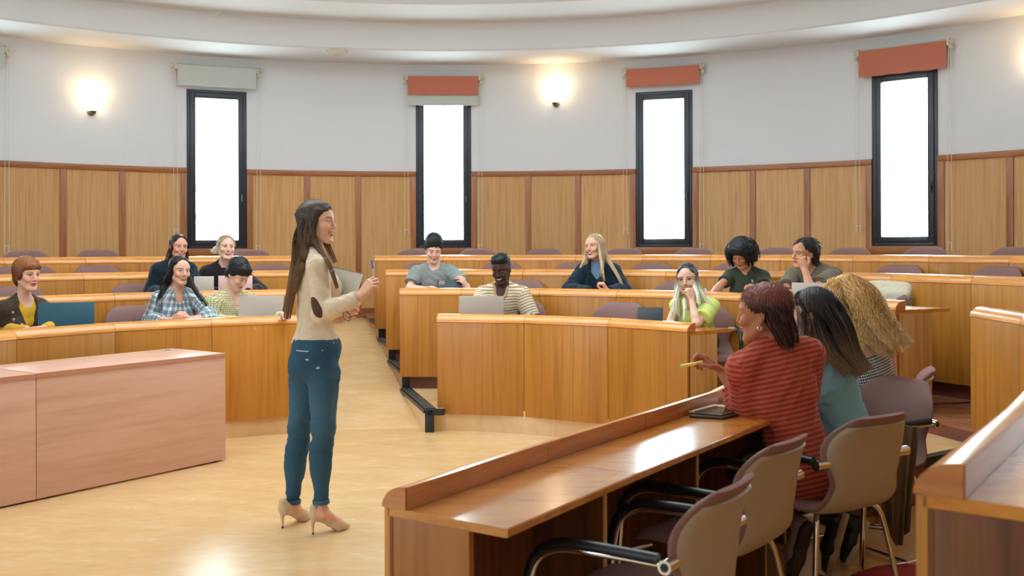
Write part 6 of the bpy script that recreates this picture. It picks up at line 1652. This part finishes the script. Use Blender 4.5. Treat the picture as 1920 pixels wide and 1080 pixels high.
# ================================================================ chairs
GL, GR = 'empty mauve chairs, left block', 'empty mauve chairs, middle block'
for px, lab in ((60, 'mauve chair in the rearmost left row, nearest the left edge'), (193, 'mauve chair in the rearmost left row, second from the left edge'), (472, 'mauve chair in the rearmost left row, right of the leftmost window')):
    row_chair(px, 4, lab, group=GL)
for px, lab in ((12, 'mauve chair in the third left row, cut by the left edge'), (74, 'mauve chair in the third left row mostly behind orange hair'), (194, 'mauve chair in the third left row, fully visible top'), (512, 'mauve chair in the third left row beside the black sweatshirt woman')):
    row_chair(px, 3, lab, group=GL)
row_chair(52, 2, 'mauve chair directly behind the woman with orange hair', group=GL)
row_chair(272, 2, 'mauve chair left of the woman in the navy jumper', group=GL, turn=6)
row_chair(268, 1, 'mauve chair left of the plaid shirt woman in the front row', group=GL, off=.90)
row_chair(-30, 1, 'mauve chair of the woman with orange hair', group=GL)
row_chair(320, 1, 'mauve chair under the plaid shirt woman', group=GL, off=.86)
row_chair(432, 1, 'mauve chair under the man in the yellow checked shirt', group=GL, off=.86)
row_chair(333, 2, 'mauve chair under the woman in the navy jumper', group=GL, off=.86)
row_chair(412, 2, 'mauve chair under the woman in the black sweatshirt', group=GL, off=.86)
for px, lab in ((777, 'mauve chair in the top middle row behind the grey T-shirt man'), (891, 'mauve chair in the top middle row below the second window'), (1013, 'mauve chair in the top middle row below the wall panels'), (1160, 'mauve chair in the top middle row beside the blonde woman'),
                (1289, 'mauve chair in the top middle row below the third window'), (1440, 'mauve chair in the top row right of the curly black hair'), (1574, 'mauve chair in the top row left of the rightmost window'), (1711, 'mauve chair in the top row below the rightmost window'), (1873, 'mauve chair in the top row nearest the right edge')):
    row_chair(px, 4, lab, group=GR)
for px, lab in ((790, 'mauve chair in the third middle row behind the grey T-shirt shoulder'), (933, 'mauve chair in the third row behind the striped polo man'), (1068, 'mauve chair in the third row left of the blonde woman'), (1209, 'mauve chair in the third row right of the blonde woman'),
                (1357, 'mauve chair in the third row behind the dark green T-shirt'), (1500, 'mauve chair in the third row behind the khaki T-shirt'), (1657, 'mauve chair in the third row above the pale jacket chair'), (1832, 'mauve chair in the third row nearest the right edge')):
    row_chair(px, 3, lab, group=GR)
row_chair(808, 2, 'mauve chair of the grey T-shirt man', group=GR, off=.86)
row_chair(968, 2, 'mauve chair in the second row behind the striped polo shoulder', group=GR)
row_chair(1134, 2, 'mauve chair of the blonde woman in navy', group=GR, off=.86)
row_chair(1252, 2, 'mauve chair with a grey bag strap hung on it', group=GR)
row_chair(1405, 2, 'mauve chair of the person in dark green', group=GR, off=.84)
row_chair(1450, 2, 'mauve chair between the dark green and khaki T-shirts', group=GR, off=.92)
row_chair(1530, 2, 'mauve chair of the khaki T-shirt man', group=GR, off=.86)
cJ = row_chair(1618, 2, 'mauve chair with a pale jacket draped over its back', group=GR)
row_chair(962, 1, 'mauve chair of the striped polo man', group=GR, off=.84)
row_chair(1141, 1, 'lone mauve chair in the front row between striped polo man and lime shirt woman', group=GR)
row_chair(1322, 1, 'mauve chair under the woman in the lime shirt, turned sideways', group=GR, off=.82, turn=38)
GF = 'armchairs at the foreground desk'
chair(.385, 2.95, 0, 146, 'nearest empty armchair at the foreground desk, cut by the bottom edge', GF)
chair(.735, 3.60, 0, 140, 'empty armchair second from the bottom at the foreground desk', GF)
chair(1.30, 4.14, 0, 122, 'armchair of the student in the red ribbed sweater', GF)
chair(1.72, 4.86, 0, 206, 'armchair of the teal top woman, its mauve inside facing the camera', GF)
chair(2.02, 5.50, 0, 158, 'armchair of the curly blond woman, only its top visible', GF)

# ================================================================ laptops, tablets, papers
def laptop(c, ax, w_, h_, tilt, mat, label, cat='laptop', base=True, thick=.007, group='laptops on the desks'):
    """c: middle of the hinge edge (world); ax: yaw of the lid's outer face normal (degrees, 0 = towards camera)"""
    e = empty('laptop' if cat == 'laptop' else 'tablet', (0, 0, 0), 0, label, cat, group)
    a = math.radians(ax); n = Vector((math.sin(a), -math.cos(a), 0)); s = Vector((math.cos(a), math.sin(a), 0)); up = Vector((0, 0, 1))
    t = math.radians(tilt); l = (up*math.cos(t)+n*math.sin(t)).normalized(); q = l.cross(s).normalized()
    if q.dot(n) < 0: q = -q
    c = Vector(c)
    def slab(o, u, v, wv, u0, u1, v0, v1, d0, d1, nm, mt, par, bev=.003):
        b = [o+u*x+v*y+wv*d0 for x, y in ((u0, v0), (u1, v0), (u1, v1), (u0, v1))]; tt = [p+wv*(d1-d0) for p in b]
        return MB().hexa(b, tt).build(nm, mt, par, bevel=bev)
    lid = slab(c, s, l, q, -w_/2, w_/2, .004, h_, 0, thick, 'lid', mat, e)
    slab(c, s, l, -q, -w_/2+.008, w_/2-.008, .012, h_-.008, 0, .0012, 'screen', M['screen'], lid, 0)
    if base:
        b_ = slab(c, s, -n, up, -w_/2, w_/2, .002, h_*.98, .001, .012, 'base', mat, e)
        slab(c, s, -n, up, -w_/2+.02, w_/2-.02, .03, h_*.55, .0122, .0132, 'keyboard', M['keys'], b_, 0)
        slab(c, s, -n, up, -.05, .05, h_*.62, h_*.9, .0121, .0126, 'trackpad', mat, b_, 0)
    return e, dict(c=c, s=s, l=l, q=q)
M['teal_lap'] = plain('dark_teal_laptop', srgb(28, 76, 94), .45, var=.15, vscale=25)
M['rose'] = plain('rose_laptop', srgb(206, 168, 158), .4, metal=.3)
M['tabcase'] = plain('dark_green_tablet_case', srgb(44, 62, 64), .6)
M['tabgrey'] = plain('charcoal_tablet_case', srgb(34, 36, 42), .5)
def desk_pt(k, px, r_, dz=.0): a_ = ang_at(R[k]+r_, px); return cp(a_, R[k]+r_, ZD[k]+dz+.0005)
def lap_at(k, px, r_, ax, wpx, hpx, tilt, mat, label, **kw):
    c = desk_pt(k, px, r_); return laptop(c, ax, wpx*c.y/F, hpx*c.y/F, tilt, mat, label, **kw)
lap_at(1, 124, .16, 24, 97, 58, -14, M['teal_lap'], 'dark teal laptop in front of the woman with orange hair')
lap_at(1, 488, .13, 4, 83, 52, -14, M['silver'], 'silver laptop of the man in the yellow checked shirt')
lap_at(2, 382, .14, 16, 36, 40, -14, M['silver'], 'grey white laptop between the plaid woman and the checked shirt man')
lap_at(2, 441, .14, 14, 62, 40, -14, M['rose'], 'rose coloured laptop behind the checked shirt man')
e_, fr_ = lap_at(1, 902, .13, 0, 84, 47, -10, M['silver'], 'silver laptop hiding the striped polo man')
e_, fr_ = lap_at(2, 1523, .15, -30, 80, 38, -12, M['silver'], 'silver laptop in front of the khaki T-shirt man')
MB().disc(fr_['c']+fr_['l']*.095+fr_['q']*.007, fr_['q'], .014, .0006, 16).build('emblem', M['keys'], e_)
def tablet(c, ax, w_, h_, tilt, mat, label, patch=None, roll=0):
    e, f = laptop(c, ax, w_, h_, tilt, mat, label, 'tablet', False, .010, 'tablets standing on the desks')
    c, s, l, q = f['c'], f['s'], f['l'], f['q']
    if patch: MB().hexa([c+s*x+l*y+q*.0102 for x, y in patch], [c+s*x+l*y+q*.0110 for x, y in patch]).build('case_patch', M['rosepatch'], e)
    MB().tube([c+s*w_*.40+l*h_*.86+q*.010, c+s*w_*.40+l*h_*.86+q*.0125], .006, 10).build('camera_lens', M['black'], e)
    return e, f
M['rosepatch'] = plain('brown_case_patch', srgb(150, 104, 84), .5)
c = desk_pt(2, 843, .20); w_ = 49*c.y/F
e, f = tablet(c+Vector((0, 0, .004)), 2, w_, .145, -30, M['tabcase'], 'dark tablet held up by the grey T-shirt man', patch=[(-.105, .09), (-.05, .09), (-.05, .135), (-.105, .135)])
MB().hexa([f['c']+f['s']*x+f['l']*y+f['q']*.0102 for x, y in ((-w_/2, .058), (w_/2, .058), (w_/2, .063), (-w_/2, .063))], [f['c']+f['s']*x+f['l']*y+f['q']*.0125 for x, y in ((-w_/2, .058), (w_/2, .058), (w_/2, .063), (-w_/2, .063))]).build('case_fold', M['black'], e)
c = desk_pt(1, 1217, .14); w_ = 48*c.y/F
e, f = tablet(c+Vector((0, 0, .006)), -16, w_, .155, -26, M['tabgrey'], 'charcoal tablet on its stand beside the lime shirt woman')
MB().hexa([c+Vector((0, 0, .002))+f['s']*x+Vector((0, 1, 0))*y for x, y in ((-w_/2, -.01), (w_/2, -.01), (w_/2, .15), (-w_/2, .15))], [c+Vector((0, 0, .008))+f['s']*x+Vector((0, 1, 0))*y for x, y in ((-w_/2, -.01), (w_/2, -.01), (w_/2, .15), (-w_/2, .15))]).build('keyboard_flap', M['tabgrey'], e)
def sheet_on(c, rz, w_, h_, name, label, cat, mat, th=.002, group=None):
    e = MB().box(-w_/2, w_/2, -h_/2, h_/2, 0, th, Matrix.Translation(Vector(c)) @ Matrix.Rotation(math.radians(rz), 4, 'Z')).build(name, mat, None, bevel=.0006); tag(e, label, cat, group); return e
c = desk_pt(1, 1268, .16, .002); sheet_on(c, -48, .24, .17, 'notepad', 'white sheets of paper on the desk in front of the lime shirt', 'paper', M['white'])
c = desk_pt(1, 388, .20, .001); sheet_on(c, 28, .26, .18, 'notepad', 'white notepad on the desk beside the plaid shirt sleeve', 'paper', M['white'])
c = desk_pt(2, 1345, .20, .001); sheet_on(c, -35, .22, .15, 'notepad', 'white notepad under the hand of the person in dark green', 'paper', M['white'])
c = desk_pt(2, 872, .26, .001); sheet_on(c, 0, .16, .12, 'notepad', 'white paper on the desk right of the dark tablet', 'paper', M['white'])
# pens
def pen(a, b, r_, body, capc, label, name='pen', cat='pen', capf=.2, tipf=.06):
    a, b = Vector(a), Vector(b); e = empty(name, (0, 0, 0), 0, label, cat)
    MB().tube([a.lerp(b, capf), b.lerp(a, tipf)], r_, 10).build('barrel', body, e, True, auto=40)
    MB().tube([a, a.lerp(b, .04), a.lerp(b, capf)], [r_*.9, r_*1.25, r_*1.25], 10).build('cap', capc, e, True, auto=40)
    MB().tube([b.lerp(a, tipf), b], [r_*.9, r_*.25], 8).build('tip', capc, e, True, auto=40); return e
M['bluecap'] = plain('blue_plastic', srgb(40, 96, 190), .35); M['clear'] = plain('clear_pen_body', srgb(196, 206, 214), .2)
M['yellow'] = plain('yellow_highlighter', srgb(236, 200, 84), .45); M['limecap'] = plain('lime_tip', srgb(150, 196, 120), .5); M['redcord'] = plain('red_cord', srgb(206, 30, 34), .6)
t4 = PT['tips'][0][4]; t0 = PT['tips'][0][0]; gp = (t4+t0)/2
top_ = P_(697, 488, gp[1]-.01); dpen = unit(top_-gp)
pen(top_, gp-dpen*.02, .0034, M['clear'], M['bluecap'], 'blue capped ballpoint pen held up by the lecturer', capf=.30)
t4 = pM['tips'][1][4]; t0 = pM['tips'][1][0]; gp = (t4+t0)/2
e_ = P_(1276, 687, gp[1]+.02); dp = unit(e_-gp); pen(e_, gp-dp*.035, .0075, M['yellow'], M['limecap'], 'yellow highlighter pointed by the student in the red sweater', name='highlighter', cat='pen', capf=.10)
c1_ = P_(329, 593, 7.90); pen(c1_+V3(.01, -.02, .035), c1_+V3(-.03, .08, -.01), .004, M['bluecap'], M['black'], 'dark blue pen in the clasped hands of the plaid shirt woman')
c1_ = P_(1409, 527, 8.28); pen(c1_+V3(0, -.01, .01), c1_+V3(.055, .03, -.075), .004, M['bluecap'], M['white'], 'blue and white pen of the person writing in dark green')
c1_ = P_(1322, 541, 8.55); pen(c1_+V3(0, 0, .0), c1_+V3(.045, .03, -.075), .006, M['bluecap'], M['white'], 'blue and white bottle-shaped marker standing behind the bleached hair', name='marker', capf=.45)
# red cord bracelet
wr = pM['al'][1][2]; el = pM['al'][1][1]; dd = unit(wr-el); c_ = P_(1372, 718, 4.22)
u_ = unit(np.cross(dd, V3(0, 1, 0))); v_ = np.cross(dd, u_)
cc_ = el+dd*(np.dot(c_-el, dd))
b_ = MB().tube([Vector(cc_+(u_*math.cos(t)+v_*math.sin(t))*.040) for t in np.linspace(0, 2*PI, 22)], .0035, 6).build('cord_bracelet', M['redcord'], pM['root'], True)
MB().tube(arc_pts([Vector(P_(1366, 712, 4.14)), Vector(P_(1371, 722, 4.13)), Vector(P_(1375, 733, 4.13))], 4), .004, 6).build('cord_end', M['redcord'], b_, True)
# white folder and glasses held by the lecturer
def fpt(px, py, Y): return Vector(P_(px, py, Y))
fo_ = [fpt(612, 498, 5.36), fpt(678, 513, 5.20), fpt(679, 519, 5.20), fpt(650, 604, 5.26), fpt(612, 612, 5.40)]
nf = Vector((.2, .97, .0))*.012
MB().add(fo_+[p+nf for p in fo_], [(4, 3, 2, 1, 0), (5, 6, 7, 8, 9), (0, 1, 6, 5), (1, 2, 7, 6), (2, 3, 8, 7), (3, 4, 9, 8), (4, 0, 5, 9)]).build('folder_cover', M['white'], None, bevel=.002)
fe = bpy.data.objects['folder_cover']; fe.name = 'notebook'; tag(fe, 'white notebook held against the chest of the lecturer', 'notebook')
ed = MB(); ed.tube([fo_[1]-nf*.1, fo_[0].lerp(fo_[1], .0)-nf*.1], .0012, 5); ed.tube([fo_[1]+nf*1.05, fo_[0]+nf*1.05], .002, 5); ed.tube([fo_[2]+nf*1.05, fo_[3]+nf*1.05], .002, 5)
M['maroon'] = plain('maroon_binding', srgb(96, 34, 40), .5); o = ed.build('binding', M['maroon'], fe)
g = empty('glasses', (0, 0, 0), 0, 'dark framed glasses dangling from the hand of the lecturer', 'glasses')
def ring(c, u, v, a, b_, r_): return [Vector(c)+Vector(u)*math.cos(t)*a+Vector(v)*math.sin(t)*b_ for t in np.linspace(0, 2*PI, 26)]
gY = 5.02
cA = P_(650, 593, gY); cB = P_(634, 577, gY+.05); u1 = unit(P_(654, 601, gY)-P_(645, 585, gY)); v1 = unit(V3(.55, .5, .35)); v1 = unit(v1-u1*(v1@u1))
for c_ in (cA, cB):
    MB().tube(ring(c_, u1, v1, .025, .019, .0016), .0018, 6).build('rim', M['black'], g, True)
    MB().add([tuple(Vector(c_)+Vector(u1)*math.cos(t)*.024+Vector(v1)*math.sin(t)*.018) for t in np.linspace(0, 2*PI, 21)[:-1]], [tuple(range(20))]).build('lens', M['glass'], g)
MB().tube(arc_pts([Vector(cA-u1*.024), Vector((cA+cB)/2+V3(0, 0, .006)), Vector(cB+u1*.022)], 4), .0016, 6).build('bridge', M['black'], g, True)
MB().tube(arc_pts([Vector(P_(653, 596, gY)), Vector(P_(672, 590, gY-.02)), Vector(P_(686, 585, gY-.03)), Vector(P_(696, 586, gY-.03))], 5), .0022, 6).build('temple', M['black'], g, True)
MB().tube(arc_pts([Vector(P_(630, 570, gY+.06)), Vector(P_(655, 562, gY+.04)), Vector(P_(678, 561, gY+.03))], 5), .0022, 6).build('temple', M['black'], g, True)
# tablet in its brown case, phone and papers on the foreground desk
def quad_slab(px4, z0, z1, name, mat, parent=None, bev=.002):
    b = [W(x, y, z=z0) for x, y in px4]; return MB().hexa(b, [p+Vector((0, 0, z1-z0)) for p in b]).build(name, mat, parent, bevel=bev)
M['browncase'] = plain('brown_leather_case', srgb(52, 34, 30), .4); M['gold'] = plain('gold_tablet_edge', srgb(214, 196, 166), .35, metal=.4)
t = empty('tablet', (0, 0, 0), 0, 'tablet in a dark brown case lying on the foreground desk', 'tablet')
quad_slab([(1292, 783), (1355, 787), (1404, 776), (1338, 768)], ZF1+.001, ZF1+.011, 'case', M['browncase'], t, .003)
quad_slab([(1291, 774), (1353, 779), (1398, 767), (1338, 761)], ZF1+.013, ZF1+.021, 'tablet_body', M['gold'], t, .002)
quad_slab([(1300, 772), (1352, 775.5), (1391, 766), (1340, 761.5)], ZF1+.0213, ZF1+.0222, 'screen', M['screen'], t, 0)
p = empty('phone', (0, 0, 0), 0, 'dark phone lying by the ridge of the foreground desk', 'phone')
quad_slab([(1358, 751), (1382, 751), (1392, 742), (1370, 741)], ZF1+.001, ZF1+.009, 'body', M['browncase'], p, .002)
quad_slab([(1360, 749.5), (1381, 749.5), (1390, 741.5), (1371, 740.5)], ZF1+.0092, ZF1+.0098, 'screen', M['screen'], p, 0)
pp = quad_slab([(1374, 757), (1396, 765), (1420, 760), (1398, 750)], ZF1+.001, ZF1+.004, 'notepad', M['white']); tag(pp, 'white papers under the forearm of the student in the red sweater', 'paper')
# draped clothing and bags
def drape(name, P0, P1, drop, wid, mat, label, cat, seed=0, taper=.5, fold=.03, parent=None, back=None):
    """cloth hanging from the line P0-P1, falling by drop"""
    P0, P1 = npv(P0), npv(P1); n, m_ = 28, 30; d = P1-P0; nn = unit(np.cross(d, [0, 0, 1.0])); V = []
    for lay in (0, 1):
        for j in range(m_+1):
            t = j/m_
            for i in range(n+1):
                u = i/n; uu = .5+(u-.5)*(1-taper*t)
                p = P0+d*uu+V3(0, 0, -1)*drop*t*(1-.15*abs(u-.5)*2)
                p = p+nn*(fold*math.sin(u*17+seed+2*t)*(.25+t)*.8+.012*math.sin(u*31+t*5+seed))+nn*(.012 if lay else -.004)+nn*wid*math.sin(min(1, t*2)*PI/2)
                V.append(p)
    n1 = (n+1)*(m_+1); Fc = []
    for lay in (0, 1):
        for j in range(m_):
            for i in range(n):
                a = lay*n1+j*(n+1)+i; Fc.append((a, a+1, a+n+2, a+n+1))
    for i in range(n): Fc += [(i, i+1, n1+i+1, n1+i), (m_*(n+1)+i, m_*(n+1)+i+1, n1+m_*(n+1)+i+1, n1+m_*(n+1)+i)]
    for j in range(m_): a = j*(n+1); Fc += [(a, a+n+1, n1+a+n+1, n1+a), (a+n, a+2*n+1, n1+a+2*n+1, n1+a+n)]
    o = MB().add(V, Fc).build(name, mat, parent, True, auto=80)
    if label: tag(o, label, cat)
    return o
M['olive'] = plain('olive_jacket_cloth', srgb(122, 100, 66), .9, bump=.3, bscale=500); M['palej'] = plain('pale_jacket_cloth', srgb(216, 206, 176), .9, bump=.3, bscale=500); M['bagg'] = plain('grey_green_bag', srgb(96, 116, 118), .8); M['redbag'] = plain('red_fabric_bag', srgb(150, 26, 30), .8, bump=.4, bscale=300)
drape('jacket', W(1640, 792, Y=4.52), W(1722, 800, Y=4.48), .56, .0, M['olive'], 'olive brown jacket hanging from the arm of the teal top woman’s chair', 'jacket', 1, .45, .03)
bpy.data.objects['jacket']['label'] = 'olive brown jacket hanging between the armchairs at lower right'
cx = cJ.matrix_basis
def onchair(c, p): return Matrix.Translation(c.location) @ Matrix.Rotation(c.rotation_euler[2], 4, 'Z') @ Vector(p)
Vj = []; nj = 20
G = Sdf()
for x_ in np.linspace(-.21, .21, 11):
    G.chain([npv(onchair(cJ, (x_, -.215, .62))), npv(onchair(cJ, (x_, -.265, .78))), npv(onchair(cJ, (x_*.92, -.315, .845-.25*x_*x_))), npv(onchair(cJ, (x_, -.335, .76))), npv(onchair(cJ, (x_, -.30, .50)))], [.020]*5, .05)
G.disp = folds(.004, 60, 3); V, Fq = G.mesh(.009); jk = put('jacket', V, Fq, M['palej'], None); tag(jk, 'pale cream jacket draped over the back of a chair in the second row', 'jacket')
pb = row_chair  # strap of a bag on a chair
cB2 = [o for o in bpy.data.objects if o.get('label') == 'mauve chair with a grey bag strap hung on it'][0]
G = Sdf()
for x_ in (.02, .04, .06, .08, .10, .12):
    x_ = -x_
    G.chain([npv(onchair(cB2, (x_, -.225, .70))), npv(onchair(cB2, (x_, -.27, .82))), npv(onchair(cB2, (x_, -.32, .875))), npv(onchair(cB2, (x_, -.355, .80))), npv(onchair(cB2, (x_, -.34, .60)))], [.020]*5, .02)
G.ell(npv(onchair(cB2, (-.08, -.39, .52))), (.14, .07, .16), None, .03)
V, Fq = G.mesh(.009); bg = put('bag', V, Fq, M['bagg'], None); tag(bg, 'grey green bag hung over the chair left of the bleached hair', 'bag')
G = Sdf(); c_ = W(1690, 1095, z=.04); G.ell((c_.x, c_.y, .045), (.26, .17, .05), np.array([[.86, .5, 0], [-.5, .86, 0], [0, 0, 1.0]]), .02); G.ell((c_.x-.12, c_.y-.05, .05), (.12, .11, .045), None, .03)
G.cuts.append((V3(0, 0, .001), V3(0, 0, -1), .003)); G.disp = folds(.006, 60, 4); V, Fq = G.mesh(.01); rb = put('bag', V, Fq, M['redbag'], None); tag(rb, 'red fabric bag lying on the floor beneath the armchairs', 'bag')
# palm outside the leftmost window
pr = empty('palm_tree', (0, 0, 0), 0, 'pale palm fronds outside the leftmost window', 'tree')
M['palm'] = plain('palm_leaf', srgb(150, 166, 150), .8); base = Vector((-6.3, 19.0, 0))
MB().tube([base, base+Vector((.05, 0, 1.6)), base+Vector((.0, 0, 2.6))], [.14, .12, .10], 10).build('trunk', M['riser'], pr, True)
rp = random.Random(3); crown = base+Vector((0, 0, 2.6))
for i in range(15):
    a = 2*PI*i/15+rp.random()*.3; el_ = .1+.9*rp.random(); L_ = .9+.3*rp.random(); d = Vector((math.cos(a), math.sin(a), 0)); mb = MB(); pts = []
    for k in range(9):
        t_ = k/8; pts.append(crown+d*L_*t_+Vector((0, 0, el_*t_*1.1-1.0*t_*t_)))
    mb.tube(pts, [.012]*8+[.004], 5)
    for k in range(1, 9):
        for s_ in (-1, 1):
            sd = Vector((-d.y, d.x, 0))*s_; p = pts[k]; q = p+sd*.26*(1-.5*k/8)+d*.14-Vector((0, 0, .10)); wv = d*.018
            mb.add([p-wv, p+wv, q+wv*.2, p-wv+Vector((0, 0, -.002)), p+wv+Vector((0, 0, -.002)), q+wv*.2+Vector((0, 0, -.002))], [(0, 1, 2), (5, 4, 3), (0, 3, 4, 1), (1, 4, 5, 2), (2, 5, 3, 0)])
    mb.build('frond', M['palm'], pr)
# ---------------------------------------------------------------- put every Empty at the base of its thing
bpy.context.view_layer.update()
for o in list(bpy.data.objects):
    if o.type == 'EMPTY' and o.parent is None and o.location.length < 1e-6:
        kids = [c for c in o.children if c.type == 'MESH']
        if not kids: continue
        pts = [c.matrix_basis @ Vector(b) for c in kids for b in c.bound_box]
        lo = Vector((min(p.x for p in pts), min(p.y for p in pts), min(p.z for p in pts))); hi = Vector((max(p.x for p in pts), max(p.y for p in pts), 0))
        base = Vector(((lo.x+hi.x)/2, (lo.y+hi.y)/2, lo.z)); o.location = base
        for c in o.children: c.location = c.location-base
